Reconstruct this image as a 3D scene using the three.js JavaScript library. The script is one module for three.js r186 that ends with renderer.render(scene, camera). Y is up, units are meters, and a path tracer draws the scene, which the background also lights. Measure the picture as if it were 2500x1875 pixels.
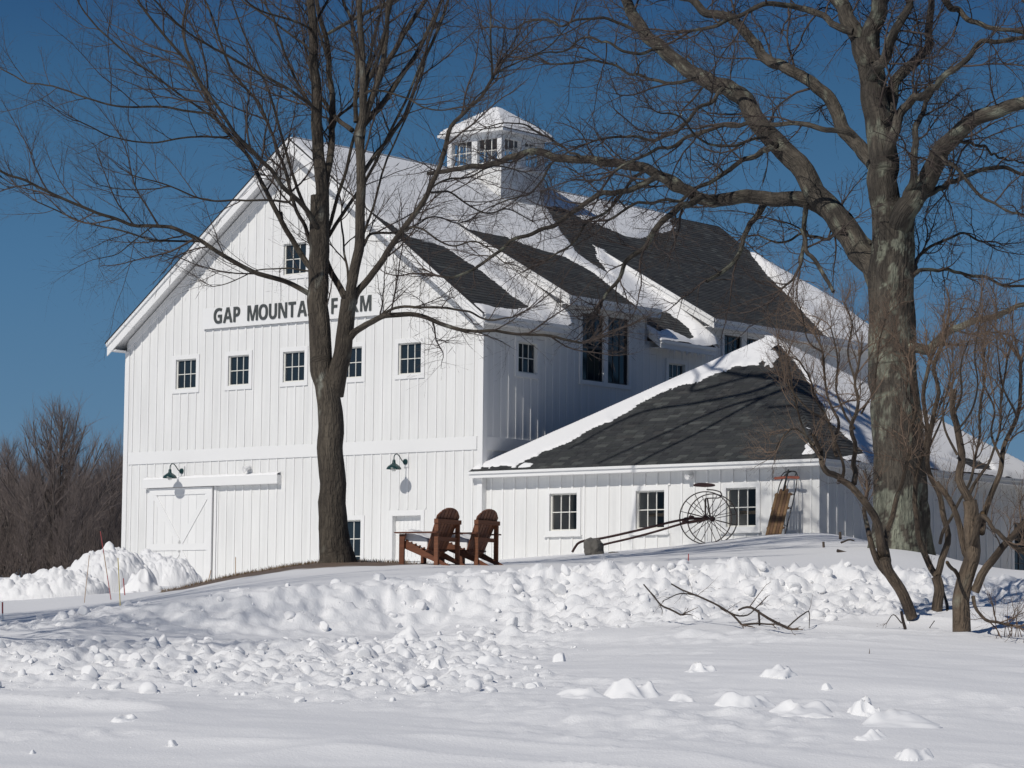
import * as THREE from 'three';
import { mergeGeometries, mergeVertices } from 'three/addons/utils/BufferGeometryUtils.js';
import { FontLoader } from 'three/addons/loaders/FontLoader.js';
import { TextGeometry } from 'three/addons/geometries/TextGeometry.js';

// ───────── camera, sky, sun, exposure ─────────
const scene = new THREE.Scene();
const F = 7383, PITCH = 0.0893, ROLL = 0.0103;               // focal length in photo pixels (2500 wide)
const camera = new THREE.PerspectiveCamera(2 * Math.atan(937.5 / F) * 180 / Math.PI, 4 / 3, 0.5, 3000);
camera.rotation.order = 'YXZ';
camera.position.set(0, 0, 0);
camera.rotation.set(PITCH, 0, ROLL);
scene.add(camera);
const YAW = -0.6735, BARN = new THREE.Vector3(-0.734, 0, -75.891);   // the barn's front right corner

const SKYW = 512, SKYH = 256;
{
  const d = new Float32Array(SKYW * SKYH * 4);
  const stops = [[-90, .30, .36, .44], [-2, .30, .36, .44], [0, .225, .310, .405], [4, .106, .214, .342], [7.2, .068, .172, .315], [10.4, .042, .123, .245], [13, .022, .076, .190], [25, .017, .058, .158], [90, .012, .040, .120]];
  for (let j = 0; j < SKYH; j++) {
    const el = ((j + .5) / SKYH - .5) * 180;
    let k = 0; while (k < stops.length - 2 && el > stops[k + 1][0]) k++;
    const a = stops[k], b = stops[k + 1]; let t = Math.min(1, Math.max(0, (el - a[0]) / (b[0] - a[0])));
    for (let i = 0; i < SKYW; i++) {
      const o = (j * SKYW + i) * 4;
      for (let c = 0; c < 3; c++) d[o + c] = a[c + 1] + (b[c + 1] - a[c + 1]) * t;
      d[o + 3] = 1;
    }
  }
  const t = new THREE.DataTexture(d, SKYW, SKYH, THREE.RGBAFormat, THREE.FloatType);
  t.mapping = THREE.EquirectangularReflectionMapping; t.magFilter = t.minFilter = THREE.LinearFilter; t.needsUpdate = true;
  scene.background = t; scene.environment = t; scene.environmentIntensity = 1;
}
const SUNL = new THREE.Vector3(0.035, 0.652, 0.758).normalize();           // in the barn's own axes: straight onto its front
const SUN = SUNL.clone().applyAxisAngle(new THREE.Vector3(0, 1, 0), YAW);
const sun = new THREE.DirectionalLight(new THREE.Color(1, .955, .885), 2.98);
sun.position.copy(SUN).multiplyScalar(160).add(new THREE.Vector3(0, 0, -60));
sun.target.position.set(0, 0, -60);
sun.castShadow = true; sun.shadow.mapSize.set(4096, 4096);
Object.assign(sun.shadow.camera, { left: -45, right: 45, top: 45, bottom: -45, near: 1, far: 400 });
scene.add(sun, sun.target);

// ───────── small tools ─────────
const V = (x, y, z) => new THREE.Vector3(x, y, z);
const clamp = (x, a = 0, b = 1) => Math.min(b, Math.max(a, x));
const lerp = (a, b, t) => a + (b - a) * t;
const smooth = (a, b, x) => { const t = clamp((x - a) / (b - a)); return t * t * (3 - 2 * t); };
function rng(seed) { let s = seed >>> 0; return () => { s = (s + 0x6D2B79F5) >>> 0; let t = s; t = Math.imul(t ^ (t >>> 15), t | 1); t ^= t + Math.imul(t ^ (t >>> 7), t | 61); return ((t ^ (t >>> 14)) >>> 0) / 4294967296; }; }
function hash(x, y, z = 0) { let h = Math.imul(x | 0, 374761393) ^ Math.imul(y | 0, 668265263) ^ Math.imul(z | 0, 2147483629); h = Math.imul(h ^ (h >>> 13), 1274126177); h ^= h >>> 16; return (h >>> 0) / 4294967296; }
function noise(x, y, z = 0) {
  const X = Math.floor(x), Y = Math.floor(y), Z = Math.floor(z), f = t => t * t * (3 - 2 * t), u = f(x - X), v = f(y - Y), w = f(z - Z);
  const n = (a, b, c) => hash(X + a, Y + b, Z + c);
  return lerp(lerp(lerp(n(0, 0, 0), n(1, 0, 0), u), lerp(n(0, 1, 0), n(1, 1, 0), u), v), lerp(lerp(n(0, 0, 1), n(1, 0, 1), u), lerp(n(0, 1, 1), n(1, 1, 1), u), v), w) * 2 - 1;
}
const fbm = (x, y, z = 0, o = 4) => { let s = 0, a = .5; for (let i = 0; i < o; i++) { s += a * noise(x, y, z); x = x * 2.03 + 17.1; y = y * 2.03 + 5.7; z = z * 2.03 + 3.3; a *= .5; } return s; };
// rounded lumps on a jittered grid: height of the highest one
function lumps(x, z, cell, seed, fill = 1) {
  const cx = Math.floor(x / cell), cz = Math.floor(z / cell); let m = 0;
  for (let i = -1; i <= 1; i++) for (let j = -1; j <= 1; j++) {
    const a = cx + i, b = cz + j; if (hash(a, b, seed + 9) > fill) continue;
    const px = (a + hash(a, b, seed)) * cell, pz = (b + hash(a, b, seed + 1)) * cell, r = cell * (.25 + .5 * hash(a, b, seed + 2));
    const dx = (x - px) / r, dz = (z - pz) / r * (1 + .6 * (hash(a, b, seed + 4) - .5)), d = dx * dx + dz * dz;
    if (d < 1) m = Math.max(m, Math.pow(1 - d, .6) * r * (.5 + .8 * hash(a, b, seed + 3)));
  }
  return m;
}
// the point that the photo shows at pixel (u, v) when it lies at distance D along the view
function at(u, v, D) {
  let x = (u - 1250) / F, y = -(v - 937.5) / F, z = -1;
  const cr = Math.cos(ROLL), sr = Math.sin(ROLL), c = Math.cos(PITCH), s = Math.sin(PITCH);
  const x2 = cr * x - sr * y, y2 = sr * x + cr * y, y3 = c * y2 - s * z, z3 = s * y2 + c * z;
  return V(x2, y3, z3).multiplyScalar(D / -z3);
}
const used = {};
const numbered = n => { const k = used[n] = (used[n] ?? -1) + 1; return k ? `${n}_${String(k).padStart(3, '0')}` : n; };
function tag(o, label, category, group, kind) { o.userData = { ...o.userData }; if (label) o.userData.label = label; if (category) o.userData.category = category; if (group) o.userData.group = group; else delete o.userData.group; if (kind) o.userData.kind = kind; return o; }
function thing(name, label, category, pos, turn = 0, group) { const o = new THREE.Group(); o.name = numbered(name); if (pos) o.position.copy(pos); o.rotation.y = turn; scene.add(o); return tag(o, label, category, group); }
function part(name, geo, mat, parent) { const m = new THREE.Mesh(geo, mat); m.name = name; m.castShadow = m.receiveShadow = true; parent.add(m); return m; }

// collects boxes, prisms, tubes and sheets, builds one geometry
class MB {
  constructor() { this.p = []; this.n = []; this.t = []; this.c = []; this.i = []; this.color = null; this.M = null; }
  vert(p, n, u, v, c) {
    if (this.M) { p = p.clone().applyMatrix4(this.M); n = n.clone().transformDirection(this.M); }
    this.p.push(p.x, p.y, p.z); this.n.push(n.x, n.y, n.z); this.t.push(u, v);
    const k = c || this.color || [1, 1, 1]; this.c.push(k[0], k[1], k[2]); return this.p.length / 3 - 1;
  }
  quad(a, b, c, d) {
    const n = b.clone().sub(a).cross(d.clone().sub(a)).normalize();
    const w = b.distanceTo(a), h = d.distanceTo(a);
    const i = this.vert(a, n, 0, 0); this.vert(b, n, w, 0); this.vert(c, n, w, h); this.vert(d, n, 0, h);
    this.i.push(i, i + 1, i + 2, i, i + 2, i + 3);
  }
  tri(a, b, c) { const n = b.clone().sub(a).cross(c.clone().sub(a)).normalize(); const i = this.vert(a, n, a.x, a.y); this.vert(b, n, b.x, b.y); this.vert(c, n, c.x, c.y); this.i.push(i, i + 1, i + 2); }
  box(x0, x1, y0, y1, z0, z1) {
    const P = (a, b, c) => V(a ? x1 : x0, b ? y1 : y0, c ? z1 : z0);
    this.quad(P(0, 0, 1), P(1, 0, 1), P(1, 1, 1), P(0, 1, 1)); this.quad(P(1, 0, 0), P(0, 0, 0), P(0, 1, 0), P(1, 1, 0));
    this.quad(P(1, 0, 1), P(1, 0, 0), P(1, 1, 0), P(1, 1, 1)); this.quad(P(0, 0, 0), P(0, 0, 1), P(0, 1, 1), P(0, 1, 0));
    this.quad(P(0, 1, 1), P(1, 1, 1), P(1, 1, 0), P(0, 1, 0)); this.quad(P(0, 0, 0), P(1, 0, 0), P(1, 0, 1), P(0, 0, 1));
    return this;
  }
  // a beam of width w and thickness h between two points; up gives the side of its thickness
  beam(a, b, w, h, up = V(0, 1, 0)) {
    const d = b.clone().sub(a), L = d.length(); d.normalize(); const s = d.clone().cross(up).normalize(), t = s.clone().cross(d).normalize();
    const keep = this.M, m = new THREE.Matrix4().makeBasis(d, t, s).setPosition(a); this.M = keep ? keep.clone().multiply(m) : m;
    this.box(0, L, -h / 2, h / 2, -w / 2, w / 2); this.M = keep; return this;
  }
  // a polygon in x,y (counter-clockwise) swept from z0 to z1
  prism(pts, z0, z1) {
    const tris = THREE.ShapeUtils.triangulateShape(pts.map(q => new THREE.Vector2(q[0], q[1])), []);
    for (const [a, b, c] of tris) { const q = k => V(pts[k][0], pts[k][1], z1), w = k => V(pts[k][0], pts[k][1], z0); this.tri(q(a), q(b), q(c)); this.tri(w(a), w(c), w(b)); }
    for (let k = 0; k < pts.length; k++) { const a = pts[k], b = pts[(k + 1) % pts.length]; this.quad(V(a[0], a[1], z0), V(b[0], b[1], z0), V(b[0], b[1], z1), V(a[0], a[1], z1)); }
    return this;
  }
  tube(pts, rad, sides, o = {}) {
    const n = pts.length; let T = pts[1].clone().sub(pts[0]).normalize();
    let N = Math.abs(T.y) < .9 ? V(0, 1, 0) : V(1, 0, 0); N.sub(T.clone().multiplyScalar(N.dot(T))).normalize();
    let len = 0, base = this.p.length / 3; const q = V(), nn = V();
    for (let k = 0; k < n; k++) {
      if (k) len += pts[k].distanceTo(pts[k - 1]);
      const t2 = pts[Math.min(n - 1, k + 1)].clone().sub(pts[Math.max(0, k - 1)]); if (t2.lengthSq() > 1e-12) T = t2.normalize();
      N.sub(T.clone().multiplyScalar(N.dot(T))).normalize(); const B = T.clone().cross(N);
      const r0 = rad[k];
      for (let s = 0; s <= sides; s++) {
        const a = (s % sides) / sides * Math.PI * 2, ca = Math.cos(a), sa = Math.sin(a);
        nn.set(N.x * ca + B.x * sa, N.y * ca + B.y * sa, N.z * ca + B.z * sa);
        let r = r0; if (o.flute) r *= o.flute(a, len, pts[k], nn);
        q.copy(pts[k]).addScaledVector(nn, r);
        this.vert(q, nn, s / sides * Math.max(1, Math.round(2 * Math.PI * r0 / .5)) * .5, len, o.col ? o.col(q, nn) : null);
      }
    }
    const W = sides + 1;
    for (let k = 0; k < n - 1; k++) for (let s = 0; s < sides; s++) { const a = base + k * W + s; this.i.push(a, a + 1, a + W + 1, a, a + W + 1, a + W); }
    if (o.cap !== false) for (const [k, f] of [[0, -1], [n - 1, 1]]) {
      const nrm = pts[k === 0 ? 0 : n - 1].clone().sub(pts[k === 0 ? 1 : n - 2]).normalize();
      const c = this.vert(pts[k], nrm, 0, 0, o.capCol || (o.col ? o.col(pts[k], nrm) : null));
      for (let s = 0; s < sides; s++) { const a = base + k * W + s; if (f > 0) this.i.push(a, a + 1, c); else this.i.push(a + 1, a, c); }
    }
    return this;
  }
  geo(smoothNormals) {
    const g = new THREE.BufferGeometry();
    g.setAttribute('position', new THREE.Float32BufferAttribute(this.p, 3)); g.setAttribute('normal', new THREE.Float32BufferAttribute(this.n, 3));
    g.setAttribute('uv', new THREE.Float32BufferAttribute(this.t, 2)); g.setAttribute('color', new THREE.Float32BufferAttribute(this.c, 3)); g.setIndex(this.i);
    if (smoothNormals) g.computeVertexNormals();
    return g;
  }
  build(name, mat, parent) { return part(name, this.geo(), mat, parent); }
}
const box = (x0, x1, y0, y1, z0, z1) => new MB().box(Math.min(x0, x1), Math.max(x0, x1), Math.min(y0, y1), Math.max(y0, y1), Math.min(z0, z1), Math.max(z0, z1)).geo();
const spline = (pts, n) => new THREE.CatmullRomCurve3(pts, false, 'centripetal').getPoints(n);
const tubeGeo = (pts, r0, r1, sides, n = pts.length * 4) => { const q = spline(pts, n); return new MB().tube(q, q.map((_, k) => lerp(r0, r1, k / n)), sides).geo(); };

// ───────── materials ─────────
function tex(size, fn, srgb = false) {
  const d = new Uint8Array(size * size * 4);
  for (let j = 0; j < size; j++) for (let i = 0; i < size; i++) { const c = fn(i / size, j / size), o = (j * size + i) * 4; for (let k = 0; k < 3; k++) d[o + k] = clamp(Array.isArray(c) ? c[k] : c) * 255; d[o + 3] = 255; }
  const t = new THREE.DataTexture(d, size, size); t.wrapS = t.wrapT = THREE.RepeatWrapping; t.magFilter = THREE.LinearFilter; t.minFilter = THREE.LinearMipmapLinearFilter; t.generateMipmaps = true;
  if (srgb) t.colorSpace = THREE.SRGBColorSpace; t.needsUpdate = true; return t;
}
// noise that repeats over a unit square
const tileNoise = (u, v, fx, fy, seed) => { const X = u * fx, Y = v * fy, x = Math.floor(X), y = Math.floor(Y), f = t => t * t * (3 - 2 * t), a = f(X - x), b = f(Y - y), h = (i, j) => hash(((x + i) % fx + fx) % fx, ((y + j) % fy + fy) % fy, seed); return lerp(lerp(h(0, 0), h(1, 0), a), lerp(h(0, 1), h(1, 1), a), b); };
const M = {};
const std = (name, c, rough = .7, extra = {}) => { const m = new THREE.MeshStandardMaterial({ color: new THREE.Color().setRGB(...c), roughness: rough, ...extra }); m.name = name; return M[name] = m; };
const paintTex = tex(512, (u, v) => .86 + .07 * tileNoise(u, v, 64, 2, 3) + .07 * tileNoise(u, v, 11, 3, 5) + .03 * tileNoise(u, v, 200, 20, 8));
paintTex.repeat.set(.3, .3);
std('paint', [.775, .775, .765], .55, { map: paintTex });
std('trim', [.77, .77, .765], .5);
const trims = [0, 1, 2].map(k => std('batten_paint_' + k, [.755 + .015 * k, .755 + .015 * k, .748 + .015 * k], .55));
std('sash', [.74, .73, .68], .5);
std('blackSash', [.035, .035, .037], .5);
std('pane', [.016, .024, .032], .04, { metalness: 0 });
std('glass', [1, 1, 1], .01); M.glass = new THREE.MeshPhysicalMaterial({ color: 0xffffff, roughness: .01, transmission: 1, thickness: 0, ior: 1.45 }); M.glass.name = 'glass';
std('interior', [.05, .042, .035], .9); std('plaster', [.62, .61, .58], .9); std('raw_wood', [.36, .25, .13], .8);
const grit = tex(256, (u, v) => .35 + .4 * tileNoise(u, v, 128, 128, 2) + .25 * tileNoise(u, v, 40, 40, 4));
grit.repeat.set(3, 3);
const shingleTones = [[.030, .032, .034], [.040, .042, .043], [.034, .037, .037], [.050, .053, .053], [.068, .072, .069], [.024, .025, .027], [.046, .046, .045]];
const shingleMats = shingleTones.map((c, k) => std('shingle_' + k, c, .95));
std('shingleVC', [1, 1, 1], .95, { vertexColors: true });
std('felt', [.022, .022, .023], .95);
std('letter', [.055, .062, .062], .6);
std('green', [.006, .034, .036], .35); std('bulb', [.75, .75, .72], .25);
std('iron', [.052, .040, .037], .7, { metalness: .3 }); std('rust', [.055, .026, .024], .85); std('dark', [.012, .012, .014], .6);
const grain = tex(256, (u, v) => .62 + .28 * tileNoise(u, v, 3, 64, 6) + .16 * tileNoise(u, v, 9, 140, 7));
std('cedar', [.165, .058, .026], .6, { map: grain }); std('cedar2', [.195, .074, .034], .6, { map: grain }); std('cedar3', [.13, .044, .022], .6, { map: grain });
std('sledWood', [.22, .125, .052], .65, { map: grain }); std('sledWood2', [.155, .078, .036], .65, { map: grain }); std('sledRed', [.30, .085, .05], .6);
std('stakeRed', [.36, .07, .07], .6); std('stakeYellow', [.60, .48, .12], .7); std('stakeWood', [.40, .27, .17], .8); std('white', [.75, .75, .75], .5);
std('rock', [.15, .14, .125], .95, { vertexColors: true });
const snowTex = tex(512, (u, v) => .5 + .22 * (tileNoise(u, v, 24, 24, 1) - .5) + .3 * (tileNoise(u, v, 70, 70, 2) - .5) + .3 * (tileNoise(u, v, 170, 170, 3) - .5));
std('snow', [.81, .808, .81], .75, { vertexColors: true, bumpMap: snowTex, bumpScale: .007 });
std('roofSnow', [.83, .828, .83], .75, { bumpMap: snowTex, bumpScale: .004 });
std('clod', [.82, .818, .82], .75);
const barkTex = tex(512, (u, v) => { const w = u + .02 * (tileNoise(u, v, 6, 9, 3) - .5), f = Math.abs(tileNoise(w, v, 12, 5, 1) - .5) * 2, g = Math.abs(tileNoise(w, v, 28, 13, 2) - .5) * 2; return .10 + .5 * Math.pow(f, .6) + .26 * g + .14 * tileNoise(u, v, 70, 50, 9); });
const barkMap = tex(512, (u, v) => { const w = u + .02 * (tileNoise(u, v, 6, 9, 3) - .5), f = Math.abs(tileNoise(w, v, 12, 5, 1) - .5) * 2, g = Math.abs(tileNoise(w, v, 28, 13, 2) - .5) * 2; return .34 + .38 * Math.pow(f, .6) + .14 * g + .16 * tileNoise(u, v, 70, 50, 9); });
for (const t of [barkTex, barkMap]) t.repeat.set(2, 1);
std('bark', [1, 1, 1], .95, { vertexColors: true, map: barkMap, bumpMap: barkTex, bumpScale: .035 });
std('twig', [1, 1, 1], .9, { vertexColors: true });
std('deadGrass', [.17, .115, .065], .95, { vertexColors: true });

// ───────── the lie of the land ─────────
const GU = [-900, 0, 200, 400, 600, 800, 1000, 1250, 1600, 2000, 2200, 2500, 3400];
const GROWS = [
  [26, 1875, 1875, 1875, 1875, 1875, 1875, 1875, 1875, 1875, 1875, 1875, 1875, 1875],
  [31, 1742, 1738, 1737, 1736, 1734, 1731, 1727, 1719, 1708, 1701, 1700, 1700, 1700],
  [36, 1642, 1640, 1640, 1640, 1640, 1638, 1633, 1620, 1600, 1587, 1585, 1583, 1580],
  [39.4, 1585, 1580, 1580, 1582, 1582, 1580, 1576, 1560, 1528, 1514, 1510, 1508, 1500],
  [41.35, 1550, 1545, 1532, 1546, 1549, 1546, 1538, 1500, 1462, 1462, 1466, 1472, 1475],
  [42.75, 1540, 1535, 1507, 1476, 1452, 1436, 1422, 1411, 1402, 1406, 1414, 1424, 1430],
  [45, 1525, 1522, 1498, 1468, 1443, 1425, 1413, 1404, 1395, 1397, 1403, 1414, 1420],
  [49, 1505, 1500, 1484, 1455, 1425, 1402, 1396, 1394, 1386, 1380, 1382, 1402, 1412],
  [53.5, 1490, 1487, 1470, 1446, 1402, 1374, 1376, 1381, 1372, 1356, 1348, 1394, 1405],
  [58, 1475, 1475, 1462, 1444, 1406, 1379, 1378, 1377, 1360, 1340, 1342, 1396, 1405],
  [64, 1462, 1462, 1450, 1438, 1420, 1398, 1385, 1373, 1346, 1316, 1335, 1404, 1412],
  [70, 1455, 1452, 1442, 1432, 1424, 1408, 1390, 1369, 1340, 1303, 1345, 1412, 1420],
  [77, 1446, 1444, 1436, 1428, 1420, 1410, 1392, 1366, 1342, 1320, 1360, 1416, 1425],
  [90, 1434, 1432, 1428, 1424, 1420, 1412, 1400, 1385, 1370, 1360, 1380, 1420, 1428],
  [130, 1414, 1412, 1412, 1412, 1412, 1410, 1408, 1404, 1400, 1400, 1404, 1414, 1420],
  [200, 1440, 1440, 1440, 1440, 1440, 1440, 1440, 1440, 1440, 1440, 1440, 1440, 1440]];
const horizonAt = u => 1585.95 + .01027 * u;
const GY = GROWS.map(([D, ...v]) => v.map((y, k) => (horizonAt(GU[k]) - y) / F * D));
function rowY(r, u) {
  const a = GY[r]; if (u <= GU[0]) return a[0]; const n = GU.length; if (u >= GU[n - 1]) return a[n - 1];
  let k = 0; while (u > GU[k + 1]) k++;
  const t = (u - GU[k]) / (GU[k + 1] - GU[k]), s = (i) => (i <= 0 || i >= n - 1) ? 0 : (a[i + 1] - a[i - 1]) / (GU[i + 1] - GU[i - 1]), h = GU[k + 1] - GU[k], t2 = t * t, t3 = t2 * t;
  return (2 * t3 - 3 * t2 + 1) * a[k] + (t3 - 2 * t2 + t) * h * s(k) + (-2 * t3 + 3 * t2) * a[k + 1] + (t3 - t2) * h * s(k + 1);
}
// the ploughed bank runs slantwise, nearer at the left
const slant = (D, u) => lerp(-2.1, 1.3, smooth(250, 1500, u)) * smooth(33, 39, D) * (1 - smooth(44, 52, D));
function baseY(x, z) { const D0 = Math.max(6, -z), u0 = clamp(1250 + F * x / D0, -1e5, 1e5), D1 = D0 - slant(D0, u0); return tableY(D1, u0) * D0 / D1; }
function tableY(D, u) {
  const n = GROWS.length;
  if (D < GROWS[0][0]) return lerp(-1.62, rowY(0, u), Math.pow(D / GROWS[0][0], 1.3));
  if (D >= GROWS[n - 1][0]) return rowY(n - 1, u) + (D - 200) * .004;
  let k = 0; while (D > GROWS[k + 1][0]) k++;
  const d = i => GROWS[i][0], y = i => rowY(i, u);
  const sec = i => (y(i + 1) - y(i)) / (d(i + 1) - d(i));
  const slope = i => { if (i <= 0 || i >= n - 1) return i <= 0 ? sec(0) : sec(n - 2); const p = sec(i - 1), q = sec(i); return p * q <= 0 ? 0 : 2 * p * q / (p + q); };
  const h = d(k + 1) - d(k), t = (D - d(k)) / h, t2 = t * t, t3 = t2 * t;
  return (2 * t3 - 3 * t2 + 1) * y(k) + (t3 - 2 * t2 + t) * h * slope(k) + (-2 * t3 + 3 * t2) * y(k + 1) + (t3 - t2) * h * slope(k + 1);
}
// where the plough has thrown broken snow
function rubble(x, z) {
  const u = 1250 + F * x / -z, D = -z - slant(-z, u);
  const near = smooth(31.5, 34.5, D + (u - 600) * .0022 - 1.6 * smooth(900, 1500, u) + .9 * noise(x * .5, z * .5)) * (1 - smooth(39.3, 40.3, D + .3 * noise(x, z))) * (1 - smooth(1150, 1480, u + 90 * noise(x, z)));
  const right = smooth(1080, 1330, u) * (1 - smooth(2150, 2350, u)) * smooth(38.6, 39.6, D - smooth(1500, 2200, u) * .5 + .5 * noise(x * .9, z * .9)) * (1 - smooth(42.6, 43.2, D));
  const bank = smooth(41.3, 41.9, D) * (1 - smooth(42.9, 43.7, D + .3 * noise(x * 1.3, z))) * .55;
  return { near, right, bank };
}
function groundY(x, z, fine = true) {
  const u = 1250 + F * x / -z, D = -z - (z < -20 ? slant(-z, u) : 0);
  const jag = smooth(39.5, 41, D) * (1 - smooth(43, 45, D));
  let zz = z; if (jag > 0) zz = z + jag * (.34 * noise(x * .55, z * .5) + .13 * fbm(x * 2.3, z * 2.6, 4, 2) + .12 * noise(x * 5, z * 5, 3) + .07 * noise(x * 12, z * 11, 5));
  let y = baseY(x, zz);
  if (!fine) return y;
  if (D < 95 && D > 18) {
    const { near, right, bank } = rubble(x, z);
    const r = Math.max(near, right);
    if (r > .01) { const bil = .15 * Math.abs(fbm(x * 2.1, z * 2.3, 61, 2)) + .13 * Math.abs(noise(x * 4.6, z * 5, 62)) + .075 * Math.abs(noise(x * 9.5, z * 10, 63)) + .04 * Math.abs(noise(x * 19, z * 19, 64)); y += near * .78 * (.95 * (bil - .08) + .15 * lumps(x, z, .5, 11, .4) + .26 * lumps(x, z, .24, 23, .4) + .24 * lumps(x, z, .13, 37, .5) + .09 * fbm(x * 1.3, z * 1.3, 2, 3)) + right * (.72 * (bil - .09) + .15 * lumps(x, z, .5, 13, .45) + .20 * lumps(x, z, .24, 25, .6) + .24 * lumps(x, z, .13, 39, .6) + .10 * fbm(x * 1.6, z * 1.6, 2, 3)); }
    if (bank > .01) y += bank * lerp(.6, 1, smooth(850, 1250, u)) * (.13 * (Math.abs(noise(x * 2.2, z * 2.4, 65)) - .3) + .13 * Math.abs(noise(x * 5, z * 5, 66)) + .09 * Math.abs(noise(x * 11, z * 11, 67)) + .20 * lumps(x, z, .40, 51, .45) + .28 * lumps(x, z, .19, 57, .6) + .3 * lumps(x, z, .1, 58, .6) + .05 * noise(x * 9, z * 3) + .11 * fbm(x * 4.5, z * 4.5, 6, 3) + .05 * fbm(x * 13, z * 13, 7, 2));
    const calm = 1 - r;
    // drifts combed by the wind, and the broken crust line across the near field
    const drift = calm * (1 - smooth(39, 41.5, D));
    if (drift > .01) {
      const w = x * .83 + z * .56, q = -x * .56 + z * .83;
      y += drift * (.12 * fbm(w * .22, q * .55, 5, 3) + .030 * fbm(w * .8, q * 2.4, 8, 3) + .05 * Math.max(0, noise(w * .45, q * .8, 12)) ** 2 + .075 * Math.pow(1 - Math.abs(noise(w * .28 + .3 * noise(x * .5, z * .5), q * .95, 17)), 3) * smooth(-.4, .5, noise(x * .22, z * .25, 19)));
      const sp = smooth(-.05, .45, fbm(x * .45, z * .7, 31, 3)) * drift; if (sp > .01) y += sp * (.22 * lumps(x + .2 * noise(z * 3, x), z, .26, 71, .35) + .24 * lumps(x, z, .12, 73, .4) + .03 * fbm(x * 5, z * 5, 9, 3));
    }
    y += .012 * fbm(x * .7, z * .7, 4, 3) * smooth(43, 46, D);
    // tyre tread left along the foot of the bank
    const tr = smooth(40.2, 40.5, D) * (1 - smooth(41.0, 41.3, D)) * smooth(500, 650, u) * (1 - smooth(1000, 1200, u)) * (1 - r);
    if (tr > .01) y += tr * .035 * Math.sin(x * 17 + z * 9) * (.6 + .4 * noise(x * 3, z));
  }
  return y;
}
const onGround = (u, v, D) => { const p = at(u, v, D); p.y = groundY(p.x, p.z); return p; };
{
  const xs = [], zs = []; const inner = 9.6;
  const side = []; for (let x = inner, s = .06; x < 900; s *= 1.16, x += s) side.push(x);
  xs.push(...side.slice().reverse().map(x => -x)); for (let x = -inner + .05; x < inner - .02; x += Math.abs(x) < 7.6 ? .052 : .09) xs.push(x); xs.push(...side);
  for (let z = 6; z > -23.5; z -= .7) zs.push(z);
  for (let z = -23.5; z > -33; z -= .075) zs.push(z); for (let z = -33; z > -45.5; z -= .05) zs.push(z); for (let z = -45.5; z > -58; z -= .09) zs.push(z); for (let z = -58, s = .1; z > -1500; s *= 1.035, z -= s) zs.push(z);
  const nx = xs.length, nz = zs.length, P = new Float32Array(nx * nz * 3), C = new Float32Array(nx * nz * 3), T = new Float32Array(nx * nz * 2), I = [];
  for (let j = 0; j < nz; j++) for (let i = 0; i < nx; i++) {
    const x = xs[i], z = zs[j], o = (j * nx + i), D = -z, u = 1250 + F * x / Math.max(D, 1);
    P[o * 3] = x; P[o * 3 + 1] = groundY(x, z); P[o * 3 + 2] = z; T[o * 2] = x / 2; T[o * 2 + 1] = z / 2;
    let g = 0;                                                   // wind-swept turf on the crest under the maple
    if (D > 49 && D < 60 && u > 330 && u < 1120) {
      const mid = 52.7 + .2 * noise(x * .7, 1.2), w = (2.0 + .6 * noise(x * .8, 4.4)) * smooth(360, 470, u) * (1 - smooth(930, 1080, u) * .9);
      g = smooth(0, .5, w - Math.abs(D - mid) + .55 * fbm(x * 2.2, z * 3.2, 3, 4));
      const t = at(822, 1375, 53); g = Math.max(g, smooth(.95, .5, Math.hypot(x - t.x, z - t.z) + .4 * fbm(x * 3, z * 3, 1, 3)) * .9);
    }
    if (D > 64 && D < 69 && u > 1380 && u < 1860) g = Math.max(g, .5 * smooth(.15, .45, fbm(x * 1.5, z * 1.5, 9, 4)));
    const k = fbm(x * 6, z * 6, 2, 3);
    C[o * 3] = lerp(1, .19 + .07 * k, g); C[o * 3 + 1] = lerp(1, .135 + .05 * k, g); C[o * 3 + 2] = lerp(1, .095 + .03 * k, g);
    if (i && j) { const a = o - nx - 1, b = o - nx, c = o, d = o - 1; I.push(a, b, c, a, c, d); }
  }
  const g = new THREE.BufferGeometry();
  g.setAttribute('position', new THREE.BufferAttribute(P, 3)); g.setAttribute('uv', new THREE.BufferAttribute(T, 2)); g.setAttribute('color', new THREE.BufferAttribute(C, 3));
  g.setIndex(I); g.computeVertexNormals();
  if (g.attributes.normal.getY(1000) < 0) { for (let k = 0; k < I.length; k += 3) { const t = I[k + 1]; I[k + 1] = I[k + 2]; I[k + 2] = t; } g.setIndex(I); g.computeVertexNormals(); }
  tag(part('ground', g, M.snow, scene), null, null, null, 'structure');
}

// ───────── the barn (its own axes: x along the front to the right, z out of the front) ─────────
const toBarn = p => p.clone().sub(BARN).applyAxisAngle(V(0, 1, 0), -YAW), fromBarn = p => p.clone().applyAxisAngle(V(0, 1, 0), YAW).add(BARN);
const barn = thing('barn', 'tall white board-and-batten barn with snowy gable roof, cupola and two shed dormers', 'barn', BARN, YAW);
const W = 12.8, L = 19.3, RX = -6.4, RY = 13.62, RS = .755, EX = .35, BASE = .6;
const mainY = x => RY - RS * Math.abs(x - RX);
const dormY = x => 9.528 - .565 * x;
const DORM = [[-3.27, -7.01, 'one'], [-9.84, -19.3, 'two']];

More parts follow.
